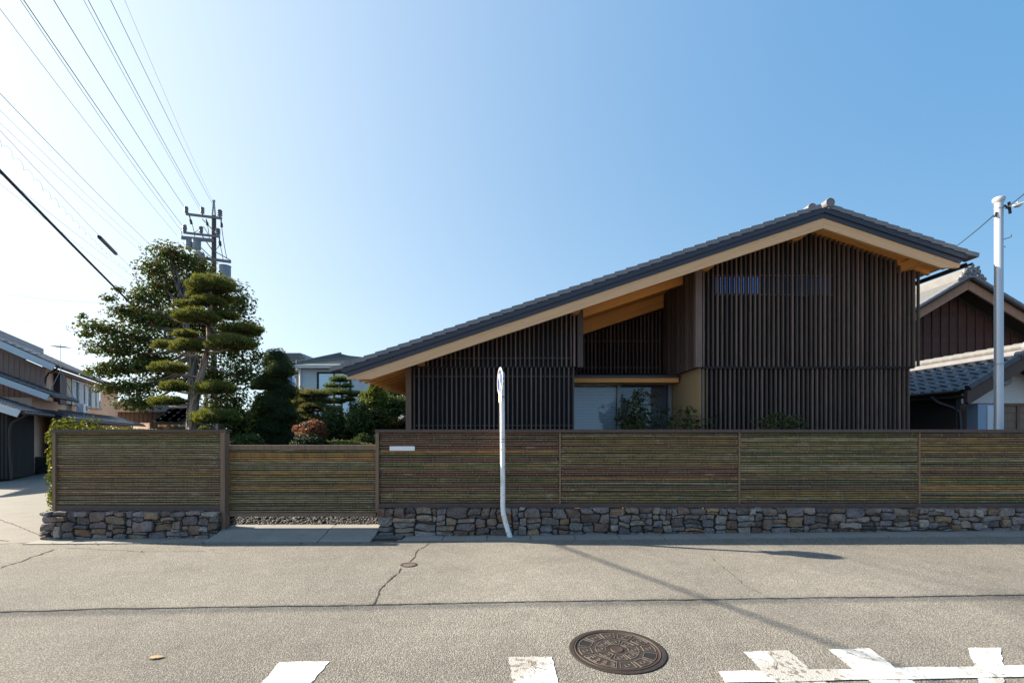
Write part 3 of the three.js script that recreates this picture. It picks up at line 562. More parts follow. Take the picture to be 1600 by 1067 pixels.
  [[1119, 1186], [1187, 1242], [1243, 1300]].forEach(([a, b], i) => obj('pane', box(X(a, 9.03), X(b, 9.03), Y(459, 9.03), Y(432, 9.03), -9.052, -9.037), std({ color: lin(...[[0.13, 0.175, 0.34], [0.010, 0.011, 0.014], [0.018, 0.02, 0.028]][i]), roughness: 0.08, metalness: 0.85 }), hw));
  obj('frame', box(X(1117, 9.03), X(1302, 9.03), Y(432, 9.03), Y(429, 9.03), -9.05, -9.02), M.slat[1], hw);
  obj('frame', box(X(1117, 9.03), X(1302, 9.03), Y(462, 9.03), Y(459, 9.03), -9.05, -9.02), M.slat[1], hw);
  // ground floor, right
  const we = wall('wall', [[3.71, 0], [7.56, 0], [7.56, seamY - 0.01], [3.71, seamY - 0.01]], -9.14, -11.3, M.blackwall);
  slats(we, 3.64, 7.58, 0.05, () => seamY - 0.05, -9.03);
  obj('corner_board', cbox2(7.56, 7.60, 0, seamY - 0.02, -11.2, -9.06), M.slat[1], we);
  // rest of the building's body under the roof
  obj('wall_body', [prism([[-1.9, 0], [7.55, 0], [7.55, under(7.55) - 0.02], [AX, under(AX) - 0.02], [-1.9, under(-1.9) - 0.02]], -13.2, -16.6)], M.darkwall, house);
  obj('wall_side', box(7.4, 7.55, 0, under(7.55) - 0.02, -11.31, -13.19), M.darkwall, house);
  obj('wall_side', prism([[-1.92, 0], [-1.8, 0], [-1.8, 2.9], [-1.92, under(-1.92) - 0.02]], -10.99, -13.19), M.darkwall, house);
  obj('ceiling', box(-1.9, 3.5, 2.80, 2.85, -11.32, -13.19), M.black, house);
}

// ---------------------------------------------------------------- no-parking sign on its bent post
{
  const D = 6.82, t = thing('traffic_sign', 'round blue no parking sign on a white post bent at its foot', 'sign', [X(798, D), 0.0, -D]);
  const q = (px, py) => P(px, py, D).sub(t.position);
  obj('post', limb([q(798, 842), q(791, 820), q(786.8, 804), q(785.8, 796), q(785.6, 760), q(785.2, 700), q(784.8, 640), q(784.4, 584)], [0.036, 0.036], 14, 40), M.postpaint, t);
  const cap = new THREE.SphereGeometry(0.036, 12, 6); cap.translate(...q(784.4, 584).toArray()); obj('cap', cap, M.white, t);
  const turn = -1.35;                                                        // faces traffic from the left
  const disc = new THREE.Group(); disc.name = 'disc'; disc.position.copy(q(781.3, 595.5)); disc.rotation.y = turn; t.add(disc);
  const plate = new THREE.CylinderGeometry(0.198, 0.198, 0.004, 48); plate.rotateX(Math.PI / 2); obj('plate', plate, std({ color: lin(0.72, 0.70, 0.64), roughness: 0.5 }), disc);
  const ring = new THREE.RingGeometry(0.158, 0.180, 48); ring.translate(0, 0, 0.0055); obj('rim', ring, std({ color: lin(0.50, 0.36, 0.33), roughness: 0.5 }), disc);
  const blue = new THREE.CircleGeometry(0.158, 48); blue.translate(0, 0, 0.0045); obj('blue_face', blue, std({ color: lin(0.010, 0.075, 0.26), roughness: 0.4 }), disc);
  const sl = new THREE.PlaneGeometry(0.315, 0.030); sl.rotateZ(-Math.PI / 4); sl.translate(0, 0, 0.0065); obj('slash', sl, std({ color: lin(0.66, 0.58, 0.54), roughness: 0.5 }), disc);
  const back = new THREE.TorusGeometry(0.197, 0.004, 6, 48); obj('edge', back, M.white, disc);
  const sub = new THREE.Group(); sub.name = 'lower_plate'; sub.position.copy(q(781.6, 621.5)); sub.rotation.y = turn; t.add(sub);
  obj('plate', cbox(-0.11, 0.11, -0.062, 0.062, -0.002, 0.002, 0.001), std({ color: lin(0.72, 0.66, 0.48), roughness: 0.5 }), sub);
  for (const py of [592, 600, 620]) { const c = new THREE.CylinderGeometry(0.042, 0.042, 0.022, 14); c.translate(...q(784.6, py).toArray()); obj('clamp', c, M.galv, t); }
  for (const py of [686, 690]) { const c = new THREE.CylinderGeometry(0.039, 0.039, 0.012, 14); c.translate(...q(785.2, py).toArray()); obj('band', c, M.galv, t); }
  const foot = thing('post_footing', 'small square concrete patch around the foot of the sign post', 'footing', [X(796, D), 0, -D + 0.03]);
  obj('slab', box(-0.2, 0.2, -0.05, 0.021, -0.11, 0.10), M.concrete, foot);
}

// ---------------------------------------------------------------- ironwork in the road
{
  R = rng(91);
  const m = thing('manhole_cover', 'round rusty brown cast iron manhole cover with patterned squares', 'manhole cover', [0.738, 0.002, -3.32], 0.30);
  const lathe = (p) => new THREE.LatheGeometry(p.map((q) => new THREE.Vector2(...q)), 72);
  obj('frame', uvm(lathe([[0.302, -0.02], [0.302, 0.004], [0.305, 0.0055], [0.331, 0.0055], [0.336, 0.002], [0.336, -0.02]])), M.iron, m);
  obj('rim', uvm(lathe([[0.286, 0.001], [0.288, 0.006], [0.294, 0.0075], [0.298, 0.006], [0.2995, -0.01]])), M.rust, m);
  obj('cover', uvm(lathe([[0, 0.0015], [0.299, 0.0015]])), M.iron, m);
  obj('hub', uvm(lathe([[0, 0.003], [0.028, 0.0035], [0.036, 0.0065], [0.042, 0.0065], [0.046, 0.001]])), M.rust, m);
  const rib = (pts, w, h) => { const g = []; for (let i = 0; i < pts.length; i++) { const a = pts[i], b = pts[(i + 1) % pts.length]; g.push(beam(V(a[0], h, a[1]), V(b[0], h, b[1]), w, 0.0036)); } return g; };
  const cell = (r0, r1, a0, a1, kind) => {
    const g = new THREE.Group(); g.name = 'tread_cell'; m.add(g); const pol = (r, a) => [r * Math.cos(a), -r * Math.sin(a)], o = [];
    const am = (a0 + a1) / 2; o.push(pol(r0, a0), pol(r1, a0), pol(r1 * 1.01, am), pol(r1, a1), pol(r0, a1));
    const raised = 0.0032;
    const sh = new THREE.Shape(o.map((p) => new THREE.Vector2(p[0], p[1]))), plate = new THREE.ShapeGeometry(sh); plate.rotateX(Math.PI / 2); plate.translate(0, 0.0022, 0); { const ix = plate.index.array; for (let i = 0; i < ix.length; i += 3) { const q = ix[i]; ix[i] = ix[i + 1]; ix[i + 1] = q; } plate.computeVertexNormals(); }
    obj('plate', uvm(plate), kind === 'hole' ? M.black : M.iron, g);
    obj('ridge', rib(o, 0.0034, raised), M.ironworn, g);
    const [cx, cz] = pol((r0 + r1) / 2, am);
    if (!kind) { const t = new THREE.TorusGeometry(0.017, 0.0018, 5, 18); t.rotateX(Math.PI / 2); t.translate(cx, 0.003, cz); obj('ring', t, M.ironworn, g); }
    return [cx, cz, am, g];
  };
  for (let i = 0; i < 8; i++) { const a = i / 8 * Math.PI * 2 + 0.13; cell(0.082, 0.150, a, a + 0.62); }
  for (let i = 0; i < 12; i++) { const a = i / 12 * Math.PI * 2 + 0.10; if (i === 6 || i === 7) continue; cell(0.186, 0.266, a, a + 0.41, i === 4 || i === 10 ? 'hole' : undefined); }
  { const a0 = 6 / 12 * Math.PI * 2 + 0.08; const [, , , g] = cell(0.186, 0.266, a0, a0 + 0.96, 'text'); const st = [];
    // four raised characters in the lettered panel, read as strokes
    for (let c = 0; c < 4; c++) { const a = a0 + 0.13 + c * 0.235, q = (r, da) => V((r + 0.024) * Math.cos(a + da), 0.0036, -(r + 0.024) * Math.sin(a + da)); st.push(beam(q(0.178, -0.06), q(0.178, 0.06), 0.0055, 0.003), beam(q(0.198, -0.07), q(0.198, 0.07), 0.0055, 0.003), beam(q(0.224, -0.06), q(0.224, 0.05), 0.0055, 0.003), beam(q(0.176, c % 2 ? 0.03 : -0.02), q(0.228, c % 2 ? 0.02 : 0.01), 0.0055, 0.003)); if (c > 1) st.push(beam(q(0.2, 0.06), q(0.226, 0.06), 0.0055, 0.003)); }
    obj('lettering', st, M.ironworn, g); }
  const lid = thing('valve_lid', 'small round iron lid in a pale patch of the road, left of the sign post', 'lid', [X(638, 5.43), 0.0, -5.44]);
  obj('frame', uvm(lathe([[0.070, 0.003], [0.072, 0.008], [0.096, 0.008], [0.100, 0.0]])), M.rust, lid); obj('cover', uvm(lathe([[0, 0.006], [0.068, 0.006], [0.069, 0.003]])), std({ map: grainT, color: lin(0.12, 0.10, 0.08), roughness: 0.8 }), lid);
  const gr = thing('drain_grate', 'steel drain grating set in the edging right of the gate', 'grating', [X(607, 6.85), 0.005, -6.84]);
  obj('frame', [box(-0.22, 0.22, -0.02, 0.016, 0.125, 0.14), box(-0.22, 0.22, -0.02, 0.016, -0.14, -0.125), box(-0.22, -0.205, -0.02, 0.016, -0.125, 0.125), box(0.205, 0.22, -0.02, 0.016, -0.125, 0.125)], M.rust, gr);
  obj('pit', box(-0.204, 0.204, -0.1, -0.012, -0.124, 0.124), M.black, gr);
  for (let i = 0; i < 14; i++) obj('grate_bar', box(-0.195 + i * 0.03, -0.187 + i * 0.03, -0.011, 0.014, -0.124, 0.124), M.galv, gr);
  for (const z of [-0.05, 0.05]) obj('cross_bar', box(-0.2, 0.2, -0.009, 0.008, z - 0.004, z + 0.004), M.galv, gr);
  const lf = thing('dead_leaf', 'single curled tan leaf lying on the asphalt', 'leaf', [X(243, 3.2), 0.006, -3.2], 0.3);
  { const pos = [], idx = [], n = 10; for (let i = 0; i <= n; i++) { const t = i / n, w = 0.018 * Math.sin(Math.PI * Math.min(1, t * 0.9 + 0.06)) + 0.001; for (const s of [-1, 0, 1]) pos.push((t - 0.5) * 0.10, 0.005 * Math.abs(s) + 0.004 * Math.sin(t * 4), s * w); if (i < n) for (const k of [0, 1]) { const o = i * 3 + k; idx.push(o, o + 1, o + 3, o + 1, o + 4, o + 3); } } const g = new THREE.BufferGeometry(); g.setAttribute('position', new THREE.Float32BufferAttribute(pos, 3)); g.setIndex(idx); g.computeVertexNormals(); obj('blade', g, std({ color: lin(0.42, 0.27, 0.13), roughness: 0.8, side: THREE.DoubleSide }), lf); obj('stalk', bar(V(0.045, 0.006, 0), V(0.075, 0.004, 0.006), 0.0012, 5), std({ color: lin(0.25, 0.15, 0.07) }), lf); }
}
// ---------------------------------------------------------------- neighbouring houses
// tiled slope: origin at the eave's start, e = unit along the eave, s = unit up the slope; each tile a curved plate
function tileGeo(w, l, th = 0.025, seg = 6) {
  const pos = [], idx = []; for (const z of [0, l]) for (let i = 0; i <= seg; i++) { const t = i / seg, x = t * w * 1.04, y = 0.035 * Math.sin(t * Math.PI * 2 + 2.4) * 0.8 + (z ? 0 : th); pos.push(x, y, z); }
  for (let i = 0; i < seg; i++) { idx.push(i, i + seg + 1, i + 1, i + 1, i + seg + 1, i + seg + 2); }
  const b = pos.length / 3; for (let i = 0; i <= seg; i++) { pos.push(pos[3 * i], pos[3 * i + 1], 0, pos[3 * i], pos[3 * i + 1] - th, 0); } for (let i = 0; i < seg; i++) { const o = b + 2 * i; idx.push(o, o + 2, o + 1, o + 1, o + 2, o + 3); }
  const g = new THREE.BufferGeometry(); g.setAttribute('position', new THREE.Float32BufferAttribute(pos, 3)); g.setIndex(idx); const ng = g.toNonIndexed(); ng.computeVertexNormals(); return ng;
}
function tiledSlope(parent, o, e, s, wide, up, mat, single, w = 0.27, l = 0.24) {
  const n = e.clone().cross(s).normalize(); if (n.y < 0) n.negate();
  const nu = Math.max(1, Math.round(wide / w)), nv = Math.max(1, Math.round(up / l)), ww = wide / nu, ll = up / nv, base = tileGeo(ww, ll * 1.12), list = [];
  const mtx = (i, j) => { const p = o.clone().addScaledVector(e, i * ww).addScaledVector(s, j * ll).addScaledVector(n, 0.012 + rr(-0.004, 0.004)); return new THREE.Matrix4().makeBasis(e, n, s).setPosition(p); };
  const det = new THREE.Matrix4().makeBasis(e, n, s).determinant();
  for (let j = 0; j < nv; j++) for (let i = 0; i < nu; i++) {
    if (single) { const m = obj('roof_tile', base, mat, parent); m.applyMatrix4(mtx(i, j)); }
    else { const g = base.clone(); g.applyMatrix4(mtx(i, j)); list.push(g); }
  }
  if (!single) obj('roof_tiles', list, mat, parent, 'stuff');
  // deck below
  const a = o, b = o.clone().addScaledVector(e, wide), c = b.clone().addScaledVector(s, up), d = o.clone().addScaledVector(s, up), k = n.clone().multiplyScalar(-0.09), pts = [a, b, c, d, ...[a, b, c, d].map((q) => q.clone().add(k))];
  const q = [[0, 1, 2, 3], [7, 6, 5, 4], [0, 4, 5, 1], [1, 5, 6, 2], [2, 6, 7, 3], [3, 7, 4, 0]], pos = []; for (const f of q) for (const i of [0, 1, 2, 0, 2, 3]) pos.push(...pts[f[i]].toArray());
  const dg = new THREE.BufferGeometry(); dg.setAttribute('position', new THREE.Float32BufferAttribute(pos, 3)); dg.computeVertexNormals(); for (const m of [mat]) obj('roof_deck', dg, M.darkdeck, parent);
}
M.darkdeck = std({ color: lin(0.05, 0.042, 0.038), roughness: 0.9 });
M.paintwhite = std({ map: plasterT, color: lin(0.80, 0.80, 0.80), roughness: 0.6 });
M.brownboard = std({ map: slatT, color: lin(0.66, 0.41, 0.38), roughness: 0.8 });
M.siding = std({ map: plasterT, color: lin(0.52, 0.31, 0.24), roughness: 0.7 });
M.pink = std({ map: plasterT, color: lin(0.80, 0.50, 0.35), roughness: 0.9 });
M.greyplaster = std({ map: plasterT, color: lin(0.68, 0.71, 0.72), roughness: 0.9 });
M.silver = std({ map: tileT, color: lin(0.17, 0.168, 0.165), roughness: 0.35 });
M.greyroof = std({ map: tileT, color: lin(0.15, 0.17, 0.17), roughness: 0.5 });
M.curtain = std({ color: lin(0.60, 0.62, 0.64), roughness: 0.9 });
M.frameAl = std({ color: lin(0.42, 0.41, 0.40), roughness: 0.4, metalness: 0.4 });
M.mirrorpane = std({ color: lin(0.42, 0.50, 0.56), roughness: 0.12, metalness: 0.55 });

{ // right: tall dark timber gable
  R = rng(101); const D = 16, zf = -15.8, AX = X(1505, D), AY = Y(440, D), SL = 0.60;
  const h = thing('timber_house', 'dark brown timber house with tiled gable roof behind the steel pole', 'house');
  const yy = (x) => AY - SL * Math.abs(x - AX), x0 = AX - 3.6, x1 = AX + 4.6;
  obj('bargeboard', prism([[x0, yy(x0) - 0.30], [AX, AY - 0.32], [AX, AY], [x0, yy(x0)]], zf, zf - 0.06), M.pinkboard = std({ map: postT, color: lin(1.75, 1.6, 1.6), roughness: 0.8 }), h);
  obj('bargeboard', prism([[AX + 0.003, AY - 0.32], [x1, yy(x1) - 0.30], [x1, yy(x1)], [AX + 0.003, AY]], zf, zf - 0.06), M.pinkboard, h);
  for (const s of [-1, 1]) { const ex = s < 0 ? x0 : x1, len = Math.hypot(ex - AX, (ex - AX) * SL), o = V(ex, yy(ex) + 0.10, s < 0 ? zf + 0.12 : zf + 0.12), up = V(-s, SL, 0).normalize();
    tiledSlope(h, o, V(0, 0, -1), up, 9, len, s < 0 ? M.silver : M.tile, false); 
    for (let i = 0; i * 0.25 < len; i++) { const g = new THREE.CylinderGeometry(0.07, 0.075, 0.27, 10); const m = obj('verge_tile', g, M.tile, h); const p = V(ex, yy(ex) + 0.13, zf + 0.08).addScaledVector(up, 0.125 + i * 0.25); m.position.copy(p); m.quaternion.setFromUnitVectors(V(0, 1, 0), up); } }
  obj('ridge', [box(AX - 0.12, AX + 0.12, AY + 0.06, AY + 0.30, zf - 0.1, zf - 9), (() => { const g = new THREE.CylinderGeometry(0.11, 0.11, 9, 12); g.rotateX(Math.PI / 2); g.translate(AX, AY + 0.31, zf - 4.5); return g; })()], M.silver, h);
  // ridge end ornament
  const orn = []; const sp = (x, y, r, sx = 1) => { const g = new THREE.SphereGeometry(r, 10, 8); g.scale(sx, 1, 0.6); g.translate(AX + x, AY + y, zf + 0.12); orn.push(g); };
  orn.push(box(AX - 0.13, AX + 0.13, AY + 0.02, AY + 0.36, zf + 0.02, zf + 0.16)); sp(0, 0.42, 0.085); sp(-0.2, 0.22, 0.10); sp(0.2, 0.22, 0.10); sp(-0.3, 0.06, 0.10); sp(0.3, 0.06, 0.10); sp(-0.2, 0.38, 0.06); sp(0.21, 0.37, 0.06); sp(-0.42, -0.02, 0.07); sp(0.42, -0.02, 0.07); 
  const ring = new THREE.TorusGeometry(0.075, 0.022, 8, 18); ring.translate(AX, AY + 0.2, zf + 0.17); orn.push(ring); obj('ridge_ornament', orn, M.tile, h);
  obj('wall', prism([[x0 + 0.5, 0], [x1 - 0.5, 0], [x1 - 0.5, yy(x1 - 0.5) - 0.1], [AX, AY - 0.1], [x0 + 0.5, yy(x0 + 0.5) - 0.1]], zf - 0.75, zf - 8.5), M.darkdeck, h);
  for (let y = 3.2; y < AY - 0.3; y += 0.18) { const w = (AY - 0.25 - y - 0.18) / SL; const a = Math.max(x0 + 0.5, AX - w), b = Math.min(x1 - 0.5, AX + w); if (b - a < 0.3) continue; const g = box(a, b, 0, 0.185, -0.012, 0.006, R() * 3, R() * 3); g.rotateX(-0.05); g.translate(0, y, zf - 0.735); obj('board', g, M.brownboard, h); }
  for (let x = x0 + 0.6; x < x1 - 0.4; x += 0.305) obj('batten', box(x - 0.022, x + 0.022, 3.1, yy(x) - 0.25, zf - 0.745, zf - 0.695, R(), R()), M.brownboard, h);
  obj('eave_soffit', prism([[x0 + 0.05, yy(x0 + 0.05) - 0.13], [AX, AY - 0.13], [x1 - 0.05, yy(x1 - 0.05) - 0.13], [x1 - 0.05, yy(x1 - 0.05) - 0.09], [AX, AY - 0.09], [x0 + 0.05, yy(x0 + 0.05) - 0.09]], zf - 0.07, zf - 0.9), M.darkdeck, h);
  obj('lamp', bar(V(X(1534, 16.4), Y(474, 16.4), zf - 0.7), V(X(1534, 16.4), Y(474, 16.4), zf - 0.55), 0.03, 8), M.white, h);
}
{ // right: low house with blue-black tiles and white gable
  R = rng(103); const D = 10, zf = -10, RX = X(1606, D), RY = Y(553, D), SL = 0.60, EX = X(1512, D), EY = RY - SL * (RX - EX);
  const h = thing('tiled_house', 'low white walled house with dark blue tiled roof at the right behind the fence', 'house');
  const up = V(RX - EX, RY - EY, 0).normalize(), len = Math.hypot(RX - EX, RY - EY);
  const tiles = new THREE.Group(); tiles.name = 'roof'; h.add(tiles);
  tiledSlope(tiles, V(EX, EY, zf), V(0, 0, -1), up, 4.4, len, M.tileblue, true, 0.28, 0.25);
  tiledSlope(tiles, V(2 * RX - EX, EY, zf - 4.4), V(0, 0, 1), V(-up.x, up.y, 0), 4.4, len, M.tileblue, false, 0.28, 0.25);
  for (let i = 0; i < 16; i++) { const g = new THREE.CylinderGeometry(0.085, 0.095, 0.285, 12, 1, false); g.rotateX(Math.PI / 2); const m = obj('ridge_tile', g, M.silver, tiles); m.position.set(RX, RY + 0.16, zf - 0.1 - i * 0.275); m.rotation.x = 0.03; }
  obj('ridge_base', box(RX - 0.11, RX + 0.11, RY - 0.02, RY + 0.09, zf + 0.02, zf - 4.4), M.tile, tiles);
  const swirl = (x, y, z, k) => { const g = [new THREE.CylinderGeometry(0.12 * k, 0.12 * k, 0.14, 18), new THREE.TorusGeometry(0.085 * k, 0.02 * k, 8, 18), new THREE.SphereGeometry(0.04 * k, 10, 8)]; g[0].rotateX(Math.PI / 2); g[1].translate(0, 0, 0.08); g[2].translate(0.0, 0, 0.08); return g.map((q) => { q.translate(x, y, z); return q; }); };
  obj('ridge_ornament', [...swirl(RX, RY + 0.14, zf + 0.08, 1.15), ...swirl(RX + 0.22, RY + 0.02, zf + 0.06, 0.7), ...swirl(RX - 0.2, RY - 0.02, zf + 0.06, 0.6)], M.tile, tiles);
  for (let i = 0; i * 0.25 < len - 0.1; i++) { const m = obj('verge_tile', new THREE.CylinderGeometry(0.06, 0.065, 0.28, 10), M.tileblue, tiles); m.position.copy(V(EX, EY + 0.06, zf + 0.05).addScaledVector(up, 0.1 + i * 0.25)); m.quaternion.setFromUnitVectors(V(0, 1, 0), up); }
  const bg = (x) => EY + SL * (Math.min(x, 2 * RX - x) - EX);
  obj('bargeboard', prism([[EX - 0.02, EY - 0.26], [EX + 0.02, EY - 0.30], [RX, RY - 0.28], [RX, RY - 0.02], [EX - 0.02, EY - 0.02]], zf + 0.03, zf - 0.06, Math.atan(SL)), M.capwood, h);
  obj('bargeboard', prism([[RX + 0.003, RY - 0.28], [2 * RX - EX, EY - 0.28], [2 * RX - EX, EY - 0.02], [RX + 0.003, RY - 0.02]], zf + 0.03, zf - 0.06, -Math.atan(SL)), M.capwood, h);
  const wl = X(1503, 10.5), zw = -10.5; 
  obj('wall', prism([[wl, Y(632, 10.5)], [RX + 1.2, Y(632, 10.5)], [RX + 1.2, bg(RX + 1.2) - 0.1], [RX, RY - 0.1], [wl, bg(wl) + 0.0]].map((q) => q), zw, zw - 0.15), std({ map: plasterT, color: lin(0.74, 0.74, 0.76), roughness: 0.9 }), h);
  for (let i = 0; i < 6; i++) obj('board', box(wl + 0.02, RX + 1.2, Y(633.5 + (i + 1) * 12, 10.5) + 0.006, Y(633.5 + i * 12, 10.5), zw - 0.02, zw - 0.10, R() * 3, R()), std({ map: postT, color: lin(1.25, 1.35, 1.5), roughness: 0.85 }), h);
  obj('wall_base', box(wl, RX + 1.2, 0, Y(706, 10.5), zw - 0.02, zw - 0.15), M.concrete, h);
  for (const px of [1503, 1524, 1557, 1592]) obj('frame_post', box(X(px, 10.5) - 0.03, X(px, 10.5) + 0.03, 0.6, Y(632, 10.5), zw + 0.01, zw - 0.09), M.post, h);
  obj('band', box(wl, RX + 1.2, Y(634, 10.5), Y(630, 10.5), zw + 0.015, zw - 0.01), M.post, h);
  obj('side_wall', box(wl - 0.12, wl - 0.005, 0, EY - 0.12, zw - 0.0, zw - 4), M.darkdeck, h);
  obj('porch_back', box(wl - 2.2, wl - 0.13, 0, EY - 0.1, zw - 1.4, zw - 1.5), std({ map: plasterT, color: lin(0.10, 0.09, 0.085) }), h);
  obj('porch_opening', box(X(1428, 11.8), X(1474, 11.8), 0.3, Y(630, 11.8), zw - 1.36, zw - 1.39), M.black, h);
  obj('eave_board', box(EX - 0.02, wl, EY - 0.15, EY - 0.10, zf - 0.07, zf - 4.3), M.darkdeck, h);
  obj('gutter', (() => { const g = new THREE.CylinderGeometry(0.055, 0.055, 4.3, 12, 1, true, Math.PI / 2, Math.PI); g.rotateX(Math.PI / 2); g.translate(EX - 0.05, EY - 0.03, zf - 2.2); return g; })(), std({ color: lin(0.03, 0.028, 0.03), side: THREE.DoubleSide }), h);
  obj('downpipe', limb([V(EX - 0.04, EY - 0.08, zf - 0.8), V(EX + 0.0, EY - 0.2, zf - 0.7), V(wl - 0.05, EY - 0.42, zf - 0.5), V(wl - 0.05, EY - 0.6, zf - 0.46), V(wl - 0.05, 0.4, zf - 0.46)], [0.032, 0.032], 8, 24), std({ color: lin(0.07, 0.075, 0.10), roughness: 0.5 }), h);
  const v = new THREE.CylinderGeometry(0.10, 0.12, 0.12, 10); v.rotateX(Math.PI / 2); v.translate(X(1574, 10.4), Y(595, 10.4), zw + 0.06); obj('vent_hood', v, M.galv, h);
  const cb = thing('meter_cabinet', 'blue grey metal cabinet standing against the low house right of its downpipe', 'cabinet', [X(1529, 10.1), 0, -10.1]);
  const W = X(1556, 10.1) - X(1529, 10.1), T = Y(631.5, 10.1); obj('case', cbox(0, W, 0.3, T, -0.25, 0, 0.006), std({ color: lin(0.26, 0.34, 0.46), roughness: 0.5 }), cb); obj('door', cbox(W * 0.52, W - 0.01, 0.34, T - 0.03, 0, 0.012, 0.003), std({ color: lin(0.55, 0.57, 0.62), roughness: 0.4, metalness: 0.3 }), cb); obj('handle', box(W * 0.9, W * 0.93, 1.65, 1.78, 0.012, 0.03), M.galv, cb); obj('plinth', box(0.02, W - 0.02, 0, 0.3, -0.23, -0.02), M.concrete, cb);
}
{ // centre-left: pale rendered house with hipped roof
  R = rng(107); const D = 28, h = thing('rendered_house', 'pale grey rendered house with ridged hip roof, between the trees and the long eave', 'house');
  const x0 = X(466, D), x1 = X(655, D), ey = Y(575, D), zf = -D, ax = X(532, 30.6), ay = Y(552.5, 30.6), zb = -36;
  obj('wall', box(x0, x1, 0, ey - 0.06, zf, zb, R(), R()), M.greyplaster, h);
  obj('eave', box(x0 - 0.45, x1 + 0.45, ey - 0.05, ey + 0.1, zf + 0.45, zb - 0.4), M.paintwhite, h);
  // hip roof: flat ribbed bands rising to the apex
  const E = [V(x0 - 0.5, ey + 0.1, zf + 0.5), V(x1 + 0.5, ey + 0.1, zf + 0.5), V(x1 + 0.5, ey + 0.1, zb - 0.5), V(x0 - 0.5, ey + 0.1, zb - 0.5)], A = V(ax, ay, zf - 2.6), A2 = V(ax + 0.6, ay, zf - 4.2);
  const tri = (p) => { const g = new THREE.BufferGeometry(); g.setAttribute('position', new THREE.Float32BufferAttribute(p.flatMap((q) => q.toArray()), 3)); g.computeVertexNormals(); return uvm(g); };
  obj('roof', [tri([E[0], E[1], A2, E[0], A2, A]), tri([E[1], E[2], A2]), tri([E[2], E[3], A, E[2], A, A2]), tri([E[3], E[0], A])], std({ map: tileT, color: lin(0.20, 0.225, 0.225), roughness: 0.55, side: THREE.DoubleSide }), h);
  for (let i = 1; i < 8; i++) { const t = i / 8, a = E[0].clone().lerp(A, t), b = E[1].clone().lerp(A2, t); a.y += 0.03; b.y += 0.03; obj('roof_course', beam(a, b, 0.06, 0.06), M.greyroof, h); }
  obj('hip_ridge', beam(E[0].clone().add(V(0, 0.04, 0)), A.clone().add(V(0, 0.04, 0)), 0.14, 0.1), M.greyroof, h); obj('hip_ridge', beam(A2.clone().add(V(0, 0.04, 0)), E[1].clone().add(V(0, 0.04, 0)), 0.14, 0.1), M.greyroof, h);
  const w = new THREE.Group(); w.name = 'window'; h.add(w); const a = X(498, D), b = X(546, D), t = Y(584, D);
  for (const q of [[a - 0.1, a, 1.5, t + 0.1], [b, b + 0.1, 1.5, t + 0.1], [a, b, t, t + 0.1], [(a + b) / 2 - 0.04, (a + b) / 2 + 0.04, 1.5, t]]) obj('frame', box(...q, zf + 0.07, zf - 0.02), M.black, w);
  obj('pane', box(a, (a + b) / 2 - 0.04, 1.5, t, zf + 0.03, zf + 0.02), M.mirrorpane, w); obj('pane', box((a + b) / 2 + 0.04, b, 1.5, t, zf + 0.03, zf + 0.02), M.mirrorpane, w);
  obj('downpipe', bar(V(x0 + 0.15, 0, zf + 0.08), V(x0 + 0.15, ey, zf + 0.08), 0.06, 8), M.white, h);
  obj('antenna', [bar(V(X(465, D), ey, zf + 0.2), V(X(465, D), Y(563, D), zf + 0.2), 0.02, 5)], M.galv, h);
  // wing set back on the left
  const wx0 = X(430, 30), wx1 = X(470, 30), wt = Y(574, 30); 
  obj('wing_wall', box(wx0, wx1, 0, wt, -29.4, -36), M.greyplaster, h);
  obj('wing_roof', prism([[wx0 - 0.5, wt], [wx1 + 1.0, wt], [wx1 + 0.4, wt + 0.75], [wx0 + 0.8, wt + 0.75]], -29.0, -36), M.greyroof, h);
  for (let i = 0; i < 4; i++) obj('roof_course', box(wx0 - 0.4 + i * 0.1, wx1 + 1 - i * 0.1, wt + 0.1 + i * 0.17, wt + 0.14 + i * 0.17, -28.98, -28.95), M.silver, h);
  const w2 = new THREE.Group(); w2.name = 'window'; h.add(w2); obj('pane', box(X(449, 29.4), X(461, 29.4), Y(612, 29.4), Y(590, 29.4), -29.36, -29.38), M.darkglass, w2); obj('frame', [box(X(461, 29.4), X(463, 29.4), Y(613, 29.4), Y(588, 29.4), -29.3, -29.39), box(X(447, 29.4), X(463, 29.4), Y(590, 29.4), Y(588, 29.4), -29.3, -29.39), box(X(447, 29.4), X(463, 29.4), Y(614, 29.4), Y(612, 29.4), -29.3, -29.39)], M.white, w2);
}
